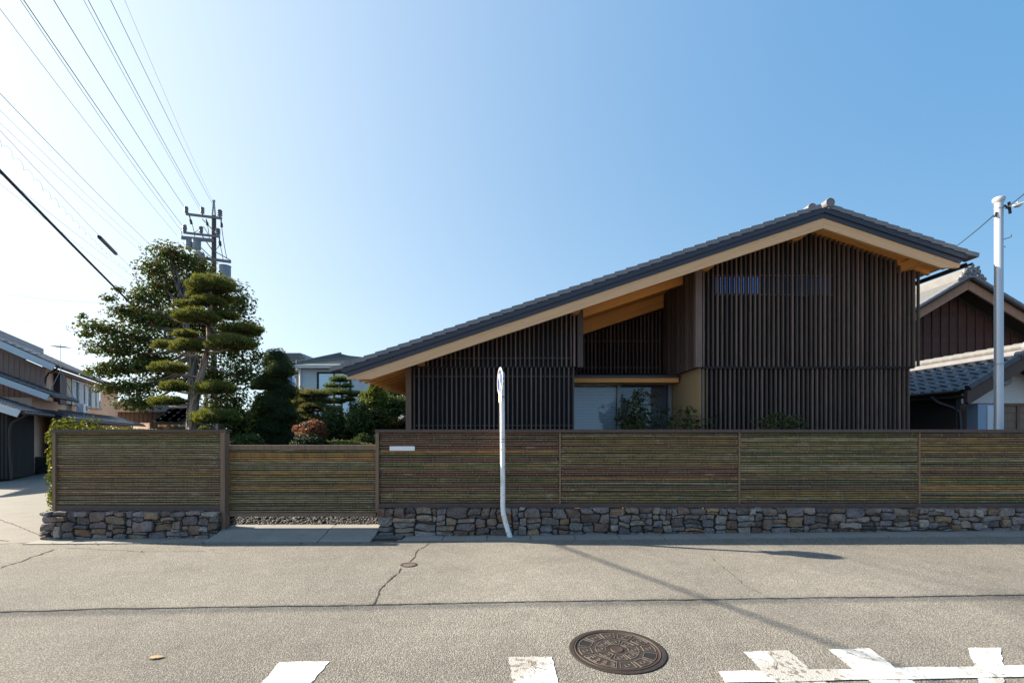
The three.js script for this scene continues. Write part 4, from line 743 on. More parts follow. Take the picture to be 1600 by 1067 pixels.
{ // left: two-storey house along the side street, in its own axes (x along the street, z towards it)
  R = rng(109); const ox = X(70, 20), h = thing('street_house', 'two storey house with terracotta pink wall and grey tiled roofs on the side street', 'house', [ox, 0, -20], Math.atan2(0.865, -0.502));
  const L = 14, ey = 4.42, sl = 0.52;
  // upper roof
  const eo = V(-0.6, ey - 0.1, 0.45), up = V(0, sl, -1).normalize(); const upper = new THREE.Group(); upper.name = 'roof'; h.add(upper);
  tiledSlope(upper, V(L + 0.6, ey - 0.1, 0.45), V(-1, 0, 0), up, L + 1.2, 5, M.tile, false); 
  tiledSlope(upper, V(-0.6, ey - 0.1, -8.4), V(1, 0, 0), V(0, sl, 1).normalize(), L + 1.2, 5, M.tile, false);
  obj('ridge', box(-0.6, L + 0.6, ey + 2.1, ey + 2.5, -4.15, -3.85), M.tile, upper);
  const dr = []; for (let i = 0; i < 9; i++) { const g = new THREE.SphereGeometry(0.15, 10, 8); g.scale(1, 1, 1); const p = V(0.1, ey + 0.28, -0.35).addScaledVector(up, i * 0.26); g.translate(p.x, p.y, p.z); dr.push(g); } obj('descending_ridge', dr, M.tile, upper);
  obj('verge_board', (() => { const g = beam(V(-0.62, ey - 0.22, 0.42), V(-0.62, ey - 0.22, 0.42).addScaledVector(up, 5), 0.06, 0.26); return g; })(), M.paintwhite, upper);
  obj('gutter', bar(V(-0.62, ey - 0.15, 0.52), V(L + 0.6, ey - 0.15, 0.52), 0.06, 8), M.capwood, upper);
  obj('rain_pipe', limb([V(-0.5, ey - 0.2, 0.5), V(-0.4, ey - 0.35, 0.35), V(-0.05, ey - 0.5, 0.05), V(-0.05, 0.2, 0.05)], [0.035, 0.035], 6, 16), M.capwood, h);
  obj('gable_wall', (() => { const g = prism([[-8, 0], [0, 0], [0, ey - 0.2], [-4, ey + 1.9], [-8, ey - 0.2]], -0.1, 0); g.rotateY(-Math.PI / 2); return g; })(), M.siding, h);
  for (let i = 0; i < 30; i++) { const z = -0.15 - i * 0.16; obj('siding_rib', box(-0.018, -0.001, 2.2, ey - 0.3 + 0.5 * Math.min(4, -z), z - 0.02, z), M.siding, h); }
  obj('long_wall', box(0.1, L, 0, ey - 0.06, -0.12, 0, R(), R()), M.pink, h); obj('rear_wall', box(0.11, L, 0, ey - 0.06, -7.9, -7.8), M.pink, h); obj('end_wall', box(L - 0.1, L - 0.01, 0, ey, -7.79, -0.13), M.pink, h);
  obj('shutter_box', box(1.0, 1.95, 2.78, 4.12, 0.001, 0.22), std({ color: lin(0.055, 0.022, 0.022), roughness: 0.6 }), h);
  obj('window_hood', box(0.9, 9.2, 4.12, 4.17, 0.001, 0.30), M.siding, h);
  const w = new THREE.Group(); w.name = 'window'; h.add(w); obj('side_panel', box(1.97, 3.15, 2.86, 4.08, 0.001, 0.10), std({ map: plasterT, color: lin(0.62, 0.53, 0.40) }), w);
  for (let i = 0; i < 5; i++) { const a = 3.25 + i * 1.16; obj('frame', box(a - 0.08, a, 2.84, 4.08, 0.002, 0.12), i ? M.frameAl : M.siding, w); obj('pane', box(a + 0.001, a + 1.079, 2.93, 4.02, 0.04, 0.06), M.mirrorpane, w); obj('curtain', box(a + 0.02 + (i % 2) * 0.3, a + 0.75 + (i % 2) * 0.3, 2.93, 4.02, 0.062, 0.068), M.curtain, w); }
  obj('frame', [box(3.17, 9.05, 4.021, 4.09, 0.002, 0.12), box(3.17, 9.05, 2.84, 2.929, 0.002, 0.12)], M.frameAl, w);
  // skirt roof along the street
  const lo = new THREE.Group(); lo.name = 'skirt_roof'; h.add(lo); tiledSlope(lo, V(L + 0.5, 2.02, 1.35), V(-1, 0, 0), V(0, 0.5, -1.35).normalize(), L + 3.2, 1.42, M.tileblue, false);
  obj('gutter', bar(V(-2.6, 1.96, 1.42), V(L + 0.4, 1.96, 1.42), 0.055, 8), M.capwood, lo);
  obj('ground_wall', box(-2.2, L, 0, 2.0, 0.72, 0.82, R(), R()), std({ map: plasterT, color: lin(0.55, 0.40, 0.30), roughness: 0.9 }), h);
  obj('ground_band', box(-2.2, 1.5, 1.55, 1.62, 0.821, 0.84), M.siding, h); obj('door', box(-1.9, -0.6, 0.1, 1.54, 0.821, 0.85), std({ color: lin(0.18, 0.17, 0.17), roughness: 0.4 }), h);
  // annex in front with its own tiled slope
  const an = new THREE.Group(); an.name = 'annex'; h.add(an); const au = V(0, 0.45, -1).normalize();
  tiledSlope(an, V(-0.02, 2.92, 0.95), V(-1, 0, 0), au, 3.2, 4.2, M.tileblue, false); obj('verge_board', beam(V(-3.25, 2.82, 0.92), V(-3.25, 2.82, 0.92).addScaledVector(au, 4.2), 0.06, 0.22), M.paintwhite, an);
  obj('gutter', bar(V(-3.25, 2.86, 1.02), V(0, 2.86, 1.02), 0.055, 8), M.capwood, an); obj('wall', box(-3.0, -0.02, 0, 2.8, -4, 0.4), M.pink, an);
}
{ // left: dark corrugated shed in front
  R = rng(113); const t = thing('corrugated_shed', 'dark brown corrugated shed with white verge board at the left edge of the street', 'shed', [X(70, 20), 0, -20], Math.atan2(0.865, -0.502));
  const au = V(0, 0.42, -1).normalize();
  obj('wall', box(-5.6, -3.3, 0, 2.2, -4, 0.55), M.darkdeck, t);
  for (let i = 0; i < 26; i++) obj('siding_rib', box(-5.635, -5.601, 0, 2.16 + 0.4 * Math.min(2, 0.5 - (0.5 - i * 0.09)), 0.54 - i * 0.09 - 0.045, 0.54 - i * 0.09), M.darkdeck, t);
  for (let i = 0; i < 22; i++) obj('siding_rib', box(-5.55 + i * 0.1, -5.5 + i * 0.1, 0, 2.15, 0.551, 0.57), M.darkdeck, t);
  const r = new THREE.Group(); r.name = 'roof'; t.add(r); tiledSlope(r, V(-3.05, 2.2, 0.95), V(-1, 0, 0), au, 2.9, 4.4, M.tileblue, false);
  obj('verge_board', beam(V(-5.98, 2.12, 0.92), V(-5.98, 2.12, 0.92).addScaledVector(au, 4.4), 0.06, 0.24), M.paintwhite, r); obj('gutter', bar(V(-5.95, 2.14, 1.02), V(-3.1, 2.14, 1.02), 0.055, 8), M.capwood, r);
  obj('rain_pipe', limb([V(-5.6, 2.1, 1.0), V(-5.6, 1.95, 0.8), V(-5.6, 1.8, 0.62), V(-5.6, 0, 0.62)], [0.035, 0.035], 6, 16), M.capwood, t);
  obj('gable', prism([[-0.6, 2.1], [-0.6, 2.2], [4, 4.1], [4, 2.1]], 5.52, 5.6).rotateY(0), M.darkdeck, t).visible = true;
}
{ // air conditioner on the skirt roof, antenna, small things on the street
  const mk = (name, label, cat, x, y, z, turn = 0) => { const c = Math.atan2(0.865, -0.502), o = V(x, y, z).applyAxisAngle(V(0, 1, 0), c); return thing(name, label, cat, [X(70, 20) + o.x, o.y, -20 + o.z], c + turn); };
  const ac = mk('air_conditioner', 'white air conditioner unit on the tiled skirt roof below the windows', 'air conditioner', 3.0, 2.42, 0.45); ac.scale.setScalar(0.72);
  obj('case', cbox(0, 1.1, 0.08, 0.66, -0.18, 0.18, 0.01), M.white, ac); const f = new THREE.TorusGeometry(0.2, 0.015, 6, 20); f.translate(0.75, 0.37, 0.185); obj('fan_guard', f, M.galv, ac); const fd = new THREE.CylinderGeometry(0.19, 0.19, 0.006, 20); fd.rotateX(Math.PI / 2); fd.translate(0.75, 0.37, 0.183); obj('fan_opening', fd, std({ color: lin(0.25, 0.25, 0.26) }), ac);
  for (const x of [0.1, 0.95]) obj('foot', box(x, x + 0.08, -0.2, 0.079, -0.2, 0.2), M.galv, ac); obj('pipe_cover', limb([V(-0.2, 0.4, 0), V(-0.4, 0.8, -0.2), V(-0.4, 1.3, -0.38)], [0.05, 0.05], 8, 10), M.white, ac);
  const an = mk('roof_antenna', 'thin metal antenna mast standing at the gable corner of the pink house', 'antenna', -0.9, 2.9, 0.7);
  obj('mast', bar(V(0, 0, 0), V(0, 2.25, 0), 0.010, 6), M.galv, an); obj('boom', bar(V(-0.6, 2.1, 0), V(0.6, 2.2, 0), 0.006, 5), M.galv, an); for (let i = 0; i < 8; i++) obj('element', bar(V(-0.55 + i * 0.15, 2.105 + i * 0.0125, -0.25), V(-0.55 + i * 0.15, 2.105 + i * 0.0125, 0.25), 0.004, 4), M.galv, an);
  for (const s of [-0.35, 0.35]) obj('stay', bar(V(s, 0, s), V(0, 1.2, 0), 0.012, 4), M.galv, an);
  R = rng(117);
  const bw = thing('block_wall', 'low dark block wall beside the shed on the side street', 'wall', [X(55, 18), 0, -18]);
  for (let j = 0; j < 3; j++) for (let i = 0; i < 3; i++) obj('block', cbox(-0.5 + i * 0.36 + (j % 2) * 0.05, -0.15 + i * 0.36 + (j % 2) * 0.05, j * 0.2, j * 0.2 + 0.19, -0.1, 0.1, 0.008, R(), R()), std({ map: concreteT, color: lin(0.22, 0.22, 0.23) }), bw);
  const pot = (label, px, d, r, hh, col) => { const p = thing('plant_pot', label, 'plant pot', [X(px, d), 0, -d]); obj('pot', new THREE.LatheGeometry([[0, 0.01], [r * 0.7, 0], [r, hh], [r * 1.08, hh], [r * 1.08, hh + 0.03], [r * 0.9, hh + 0.03], [r * 0.85, hh - 0.03], [0, hh - 0.03]].map((q) => new THREE.Vector2(...q)), 18), std({ color: col, roughness: 0.8 }), p); const lf = leafCloud([[0, hh + 0.12, 0, r, 0.14, r]], 60, 0.07, [[0.05, 0.07, 0.03], [0.09, 0.08, 0.05]], 0.2); obj('foliage', lf, M.leaf, p); };
  pot('brown plant pot on the street before the dark shed', 24, 17.6, 0.16, 0.26, lin(0.20, 0.10, 0.06)); pot('grey plant pot at the left picture edge before the shed', 5, 17.4, 0.2, 0.2, lin(0.15, 0.16, 0.18));
}
{ // small tiled gate roof and brown house seen between trunk and pink house
  R = rng(119); const D = 15, t = thing('tiled_shed', 'small shed with glossy blue tiled roof just left of the tree trunk', 'shed', [X(270, D), 0, -D]);
  const w = X(292, D) - X(250, D), y0 = Y(659, D), y1 = Y(638, D);
  tiledSlope(t, V(-w / 2, y0 - 0, 0.25), V(1, 0, 0), V(0, y1 - y0, -0.7).normalize(), w, 0.85, std({ map: tileT, color: lin(0.10, 0.14, 0.20), roughness: 0.3 }), false, 0.26, 0.24);
  obj('wall', box(-w / 2 + 0.08, w / 2 - 0.08, 0, y0 - 0.1, -0.6, -0.05), std({ map: postT, roughness: 0.9 }), t);
  obj('ridge', (() => { const g = new THREE.CylinderGeometry(0.06, 0.06, w, 10); g.rotateZ(Math.PI / 2); g.translate(0, y1 + 0.05, -0.45); return g; })(), M.silver, t);
  for (let i = 0; i < 4; i++) obj('rafter_end', box(-w / 2 + 0.08 + i * w / 4, -w / 2 + 0.15 + i * w / 4, y0 - 0.16, y0 - 0.09, -0.04, 0.2), M.cedar, t);
  const D2 = 34, b = thing('boarded_house', 'brown boarded house with low grey roof far down the side street', 'house', [X(215, D2), 0, -D2]);
  const W = X(275, D2) - X(165, D2); obj('wall', box(-W / 2, W / 2, 0, Y(642, D2), -6, 0), M.darkdeck, b); for (let i = 0; i < 16; i++) obj('board', box(-W / 2 + i * W / 16, -W / 2 + i * W / 16 + 0.06, 0.2, Y(643, D2), 0.001, 0.03), M.darkdeck, b);
  obj('roof', prism([[-W / 2 - 0.6, Y(644, D2)], [W / 2 + 0.5, Y(644, D2)], [W / 2 + 0.5, Y(640, D2)], [W / 2 - 0.4, Y(629, D2)], [-W / 2 + 0.6, Y(629, D2)], [-W / 2 - 0.6, Y(640, D2)]], 0.6, -6), M.greyroof, b); 
  const wn = new THREE.Group(); wn.name = 'window'; b.add(wn); obj('frame', box(-0.5, 0.9, 0.9, 2.2, 0.031, 0.06), M.frameAl, wn); obj('pane', box(-0.42, 0.82, 0.98, 2.12, 0.061, 0.07), M.mirrorpane, wn);
}

// ---------------------------------------------------------------- steel pole on the right, utility pole and cables on the left
{
  const D = 8.0, x = X(1561.5, D), t = thing('steel_pole', 'tall pale steel service pole with flanged top behind the right end of the fence', 'pole', [x, 0, -D]);
  const H = Y(312, D); obj('shaft', (() => { const g = new THREE.CylinderGeometry(0.058, 0.062, H, 28); g.translate(0, H / 2, 0); return g; })(), M.steel, t);
  obj('cap', new THREE.LatheGeometry([[0, H + 0.045], [0.066, H + 0.04], [0.084, H + 0.02], [0.086, H - 0.015], [0.066, H - 0.05], [0.058, H - 0.06]].map((q) => new THREE.Vector2(...q)), 28), M.steel, t);
  for (const py of [326, 569]) { const c = new THREE.CylinderGeometry(0.066, 0.066, 0.02, 28); c.translate(0, Y(py, D), 0); obj('band', c, M.galv, t); }
  obj('cable_hook', [bar(V(0.05, Y(375, D), 0.03), V(0.16, Y(372, D), 0.05), 0.008, 6), bar(V(0.16, Y(372, D), 0.05), V(0.16, Y(368, D), 0.05), 0.006, 6), bar(V(0.05, Y(386, D), 0.02), V(0.09, Y(386, D), 0.02), 0.008, 6)], M.galv, t);
  obj('service_bracket', [bar(V(0.05, Y(322, D), 0.04), V(0.12, Y(330, D), 0.06), 0.014, 6), bar(V(0.12, Y(318, D), 0.05), V(0.13, Y(336, D), 0.06), 0.02, 8), bar(V(-0.06, Y(332, D), 0.02), V(-0.09, Y(340, D), 0.02), 0.016, 6)], M.cable, t);
  const w1 = obj('service_cable', limb([P(1553, 337, D), P(1524, 362, 9.2), P(1490, 388, 10.6), P(1440, 418, 13)], [0.009, 0.009], 6, 30), M.cable); tag(w1, 'thin dark cable from the steel pole down behind the ridge end of the roof', 'cable');
  const w2 = obj('service_cable', limb([P(1572, 326, D), P(1600, 304, 7.4), P(1660, 250, 6.4)], [0.008, 0.008], 6, 20), M.cable); tag(w2, 'upper dark cable leaving the steel pole to the right edge', 'cable');
  const w3 = obj('service_cable', limb([P(1574, 322, D), P(1584, 322, 7.8), P(1600, 316, 7.5), P(1680, 290, 6.6)], [0.011, 0.011], 6, 20), M.galv); tag(w3, 'lower cable with a pale clamp leaving the steel pole to the right edge', 'cable');
  const cl = thing('cable_clamp', 'pale metal tension clamp on the lower cable right of the steel pole', 'clamp', P(1591, 320, 7.75).toArray()); const g = new THREE.SphereGeometry(0.05, 12, 8); g.scale(1.6, 0.8, 0.8); g.rotateZ(0.25); obj('body', g, M.steel, cl); obj('pin', bar(V(0, -0.04, 0), V(0, 0.05, 0), 0.012, 6), M.galv, cl);
}
const K = 0.5;                                        // the cables run K sideways per metre of depth
{
  const D = 28, S = D / F, t = thing('utility_pole', 'concrete utility pole with three crossarms and transformers rising behind the trees', 'utility pole', [X(333.5, D), 0, -D]);
  const q = (px, py, dz = 0) => P(px, py, D).sub(t.position).add(V(0, 0, dz));
  obj('shaft', (() => { const H = Y(337, D); const g = new THREE.CylinderGeometry(0.125, 0.19, H, 16); g.translate(0, H / 2, 0); return uvm(g); })(), std({ map: concreteT, color: lin(0.42, 0.40, 0.44) }), t);
  obj('top_bracket', [beam(q(331, 340), q(333, 316), 0.06, 0.06), beam(q(336, 340), q(334, 316), 0.06, 0.06), bar(q(332, 314), q(335, 314), 0.07, 8)], M.galv, t);
  M.armsteel = std({ color: lin(0.17, 0.17, 0.20), roughness: 0.6, metalness: 0.2 });
  const arm = (x0, y0, x1, y1, w) => obj('crossarm', beam(q(x0, y0, 0.2), q(x1, y1, 0.2), 0.1, w), M.armsteel, t);
  arm(295, 337, 349, 343.5, 0.13); arm(293, 366, 346, 372, 0.12); arm(287, 373.5, 336, 378, 0.20); arm(318, 405, 363, 411, 0.16);
  const ins = (px, py, k = 1) => { const g = []; for (let i = 0; i < 3; i++) { const c = new THREE.CylinderGeometry(0.09 * k, 0.12 * k, 0.09, 10); c.translate(0, 0.12 * i, 0); g.push(c); } g.push(new THREE.CylinderGeometry(0.05, 0.05, 0.4, 8)); const m = obj('insulator', g, std({ color: lin(0.20, 0.20, 0.23), roughness: 0.3 }), t); m.position.copy(q(px, py, 0.2)); return m; };
  ins(294, 333); ins(319, 334); ins(346, 338, 1.2); ins(291, 362); ins(317, 364); ins(343, 367, 1.2);
  for (const [a, b, c, d] of [[299, 340, 302, 352], [325, 345, 327, 354], [348, 345, 349, 357], [345, 372, 347, 386]]) obj('arrester', [bar(q(a, b, 0.2), q((a + c) / 2, (b + d) / 2, 0.2), 0.035, 6), bar(q((a + c) / 2, (b + d) / 2, 0.2), q(c, d, 0.2), 0.075, 8)], std({ color: lin(0.04, 0.04, 0.05), roughness: 0.4 }), t);
  for (const [a, b, c, d] of [[318, 344, 335, 362], [316, 367, 334, 394], [362, 408, 337, 394], [305, 378, 330, 402]]) obj('brace', bar(q(a, b, 0.15), q(c, d, 0.1), 0.03, 6), M.galv, t);
  const tr = (px, py, r, hh) => { const g = new THREE.CylinderGeometry(r, r, hh, 18); const m = obj('transformer', [g, (() => { const c = new THREE.CylinderGeometry(r * 1.06, r * 1.06, 0.05, 18); c.translate(0, hh / 2, 0); return c; })()], std({ color: lin(0.26, 0.29, 0.32), roughness: 0.6, metalness: 0.1 }), t); m.position.copy(q(px, py, 0.3)); };
  tr(356, 430, 0.30, 0.85); tr(312, 386, 0.22, 0.5); tr(300, 386, 0.18, 0.42);
  obj('switch_box', box(q(317, 0).x, q(325, 0).x, q(0, 440).y, q(0, 400).y, 0.3, 0.8), M.galv, t);
  const loop = (p) => obj('jumper_wire', limb(p.map((v) => q(...v)), [0.018, 0.018], 5, 24), M.cable, t);
  loop([[288, 374, .2], [287, 358, .2], [293, 353, .2], [295, 362, .2]]); loop([[303, 368, .2], [312, 362, .2], [322, 358, .3], [328, 368, .2]]); loop([[338, 366, .2], [343, 360, .2], [346, 366, .2]]); loop([[303, 352, .2], [306, 364, .2], [308, 378, .2]]); loop([[349, 357, .2], [353, 385, .2], [357, 406, .2]]); loop([[347, 386, .2], [350, 400, .2], [352, 412, .2]]); loop([[327, 354, .2], [329, 366, .2], [330, 380, .2]]); loop([[337, 392, .2], [342, 390, .2], [346, 384, .2]]);
}
R = rng(127);
const pointAlong = (px, a) => (a.x + K * -a.z) / ((px - 800) / F + K);          // depth at which a cable through a crosses a bearing
function cable(label, A, B, r, mat, group, extra) { // A: [px, py, depth] at the far end, B: [px, py] where it leaves the picture; the cable goes on overhead to the next pole
  const a = P(...A), dB = extra || pointAlong(B[0], a), b = P(B[0], B[1], dB), run = (d) => (-a.z - d) / (-a.z - dB);
  // sagging parabola through a and b that comes level near the middle of a 45 m span
  const T = 45 / (-a.z - dB), chord = b.y - a.y, sag = 0.8 * (T / 2) ** 2 / ((T / 2) ** 2), c = 3.2 / (T * T), pts = [];
  for (let i = 0; i <= 40; i++) { const s = T * i / 40, y = a.y + chord * s + c * s * (s - 1); pts.push(V(a.x + (b.x - a.x) * s, y, a.z + (b.z - a.z) * s)); }
  const m = obj('overhead_cable', limb(pts, [r, r], 6, 80), mat); tag(m, label, 'cable', group); return { a, b, pts };
}
cable('overhead wire reaching the tip of the utility pole, faint and rightmost', [333, 317, 28], [194, 0], 0.005, M.galv);
cable('dark overhead wire second from the right at the pole top', [331, 318, 28], [172, 0], 0.0075, M.wiregreen);
cable('thicker of the close pair of overhead wires to the middle insulator', [319, 334, 28], [137, 0], 0.009, M.wiregreen);
cable('thinner of the close pair of overhead wires to the middle insulator', [317, 336, 28], [130, 0], 0.006, M.wiregreen);
cable('dark overhead wire to the upper left insulator of the pole', [294, 333, 28], [83, 0], 0.010, M.cable);
cable('dark overhead wire to the lower left insulator, beside a thinner twin', [291, 361, 28], [36, 0], 0.010, M.cable);
cable('thinner overhead wire just left of its darker twin', [287, 366, 28], [31, 0], 0.007, M.wiregreen);
cable('pale lone overhead wire fading out above the tree', [276, 368, 28], [0, 15], 0.007, M.galv);
cable('dark overhead wire running into the top left of the tree crown', [270, 415, 28], [0, 147], 0.007, M.cable);
cable('faint overhead wire just under the one entering the tree crown', [262, 420, 28], [0, 173], 0.0045, M.galv);
cable('second faint overhead wire leading to the tree crown', [258, 424, 28], [0, 193], 0.0045, M.galv);
const spl = cable('overhead wire that carries the dark splice case', [245, 458, 28], [0, 205], 0.006, M.wiregreen);
cable('faint low overhead wire above the thick cable', [262, 470, 28], [0, 272], 0.0045, M.galv);
cable('fainter low overhead wire hidden by the thick cable at the edge', [258, 480, 28], [0, 288], 0.004, M.galv);
cable('thick black bundled cable, lowest of the overhead lines', [330, 588, 28], [0, 268], 0.022, M.cable);
{ // spiral-hung cable
  const a = P(248, 462, 28), d = pointAlong(0, a), b = P(0, 222, d), pts = []; for (let i = 0; i <= 220; i++) { const t = i / 220 * 1.25, p = a.clone().lerp(b, t), s = 0.07; p.y -= 0.35 * Math.sin(Math.PI * Math.min(1, t)); p.y += Math.sin(i * 1.1) * s; p.x += Math.cos(i * 1.1) * s * 0.6; pts.push(p); }
  tag(obj('overhead_cable', limb(pts, [0.004, 0.004], 4, 660), M.galv), 'coiled spiral wire hanging loosely under the splice case line', 'cable');
}
{ // splice case
  const find = (px) => { for (let i = 0; i < spl.pts.length - 1; i++) for (let k = 0; k < 20; k++) { const p = spl.pts[i].clone().lerp(spl.pts[i + 1], k / 20); if (800 + F * p.x / -p.z <= px) return p; } return spl.pts[0]; };
  const p = find(182), q = find(153), t = thing('splice_case', 'dark blue grey cylindrical splice case on the overhead wire', 'splice case', p.clone().lerp(q, 0.5).toArray());
  const a = p.clone().sub(t.position), b = q.clone().sub(t.position); const dn = V(0, -0.05, 0);
  obj('body', bar(a.clone().multiplyScalar(0.86).add(dn), b.clone().multiplyScalar(0.86).add(dn), 0.075, 12), std({ color: lin(0.07, 0.10, 0.13), roughness: 0.5 }), t);
  for (const e of [a, b]) obj('end_cap', bar(e.clone().multiplyScalar(0.85).add(dn), e.clone().add(dn), 0.055, 10, 0.03), M.cable, t);
}
tag(obj('distant_wire', limb([P(0, 459, 45), P(80, 468, 46), P(170, 474, 47), P(260, 478, 48)], [0.012, 0.012], 5, 30), M.galv), 'faint wire crossing the sky left of the tree, upper one', 'cable');
tag(obj('distant_wire', limb([P(0, 500, 45), P(60, 504, 45), P(110, 504, 45), P(260, 490, 48)], [0.012, 0.012], 5, 30), M.galv), 'faint wire crossing the sky above the pink house, lower one', 'cable');
// a cable crosses the street above and behind the left edge of the view; its shadow lies along the road
tag(obj('street_cable', limb([V(-45, 9.3, -6.15), V(-22, 8.9, -7.5), V(-10, 9.2, -8.2), V(0, 10.2, -8.85), V(15, 12.6, -9.75)], [0.03, 0.03], 8, 60), M.cable), 'thick cable high over the street whose shadow crosses the road', 'cable');
// ---------------------------------------------------------------- foliage builders
function leafCloud(blobs, n, size, cols, shellBias = 0.5, upBias = 0.5) {   // blobs: [x, y, z, rx, ry, rz]; n leaves in all
  const vol = blobs.map((b) => Math.pow(b[3] * b[4] * b[5], 0.72)), tot = vol.reduce((a, b) => a + b, 0), pos = [], col = [], nor = [];
  const nn = V(0, 0, 0), t1 = V(0, 0, 0), t2 = V(0, 0, 0), c = V(0, 0, 0);
  blobs.forEach((b, bi) => {
    const m = Math.round(n * vol[bi] / tot);
    for (let i = 0; i < m; i++) {
      let x, y, z, r; do { x = rr(-1, 1); y = rr(-1, 1); z = rr(-1, 1); r = Math.hypot(x, y, z); } while (r > 1 || r < 0.02);
      const R2 = (shellBias + (1 - shellBias) * R()) * (0.86 + 0.3 * hash(Math.round(x / r * 3), Math.round(y / r * 3 + z / r * 7), bi)); x *= R2 / r; y *= R2 / r; z *= R2 / r;
      c.set(b[0] + x * b[3], b[1] + y * b[4], b[2] + z * b[5]);
      nn.set(x + rr(-0.9, 0.9), y + upBias + rr(-0.7, 0.7), z + rr(-0.9, 0.9)).normalize(); t1.set(rr(-1, 1), rr(-1, 1), rr(-1, 1)).cross(nn).normalize(); t2.copy(nn).cross(t1);
      const L = size * rr(0.6, 1.25), W = L * 0.27, fold = W * 0.5, k0c = cols[Math.floor(R() * cols.length)], k = sc(k0c, rr(0.6, 1.3));
      const A = c.clone().addScaledVector(t1, -L / 2), B = c.clone().addScaledVector(t1, L / 2).addScaledVector(nn, -L * 0.12), C = c.clone().addScaledVector(t2, W).addScaledVector(nn, fold), D = c.clone().addScaledVector(t2, -W).addScaledVector(nn, fold);
      for (const v of [A, C, B, A, B, D]) { pos.push(v.x, v.y, v.z); col.push(k[0], k[1], k[2]); }
    }
  });
  const g = new THREE.BufferGeometry(); g.setAttribute('position', new THREE.Float32BufferAttribute(pos, 3)); g.setAttribute('color', new THREE.Float32BufferAttribute(col, 3)); g.computeVertexNormals(); return g;
}
function blob(rx, ry, rz, detail, amp, seed, flat = 0) {   // uneven rounded body
  const g = new THREE.IcosahedronGeometry(1, detail), p = g.attributes.position;
  for (let i = 0; i < p.count; i++) { const x = p.getX(i), y = p.getY(i), z = p.getZ(i); const k = 1 + amp * (Math.sin(x * 4 + seed) * Math.cos(z * 5 + seed * 2) + 0.6 * Math.sin(y * 7 + x * 6 + seed * 3)); p.setXYZ(i, x * rx * k, (y < 0 ? y * (1 - flat) : y) * ry * k, z * rz * k); }
  g.computeVertexNormals(); return g;
}
function needlePad(rx, ry, rz, dens, len, cols, seed) {     // clipped pad of needles over a dark heart
  const g0 = blob(rx * 0.86, ry * 0.78, rz * 0.86, 2, 0.11, seed, 0.45), area = rx * rz * 3.2 + 2 * ry * (rx + rz), n = Math.round(area * dens), pos = [], col = [];
  const o = V(0, 0, 0), d = V(0, 0, 0), s = V(0, 0, 0);
  for (let i = 0; i < n; i++) {
    const th = R() * 6.2832, cy = rr(-0.75, 1), sy = Math.sqrt(1 - cy * cy), x = sy * Math.cos(th), z = sy * Math.sin(th), kk = 1 + 0.14 * (Math.sin(x * 4 + seed) * Math.cos(z * 5 + seed * 2) + 0.6 * Math.sin(cy * 7 + x * 6 + seed * 3)) + rr(-0.05, 0.05);
    o.set(x * rx * kk * 0.9, (cy < 0 ? cy * 0.55 : cy) * ry * kk * 0.86, z * rz * kk * 0.9);
    d.set(x / rx * ry * 0.8 + rr(-0.5, 0.5), cy * 0.8 + 0.55 + rr(-0.3, 0.3), z / rz * ry * 0.8 + rr(-0.5, 0.5)).normalize();
    const c = sc(cols[Math.floor(R() * cols.length)], rr(0.6, 1.3));
    for (let b = 0; b < 2; b++) { const L = len * rr(0.6, 1.2), w = len * 0.085; s.set(rr(-1, 1), rr(-1, 1), rr(-1, 1)).cross(d).normalize(); const e = d.clone().addScaledVector(s, rr(-0.4, 0.4)); pos.push(o.x - s.x * w, o.y - s.y * w, o.z - s.z * w, o.x + s.x * w, o.y + s.y * w, o.z + s.z * w, o.x + e.x * L, o.y + e.y * L, o.z + e.z * L); col.push(...c, ...c, ...c); }
  }
  const g = new THREE.BufferGeometry(); g.setAttribute('position', new THREE.Float32BufferAttribute(pos, 3)); g.setAttribute('color', new THREE.Float32BufferAttribute(col, 3)); g.computeVertexNormals();
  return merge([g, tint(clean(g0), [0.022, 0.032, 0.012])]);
}
const PX = (px, d) => px / F * d;                         // a width read off at a distance
const leafG = [[0.10, 0.145, 0.03], [0.125, 0.17, 0.035], [0.155, 0.19, 0.04], [0.08, 0.115, 0.034]];
const leafL = [[0.19, 0.225, 0.03], [0.24, 0.27, 0.038], [0.15, 0.19, 0.03]];
const pineG = [[0.16, 0.185, 0.03], [0.21, 0.22, 0.035], [0.125, 0.155, 0.03], [0.25, 0.24, 0.04]];

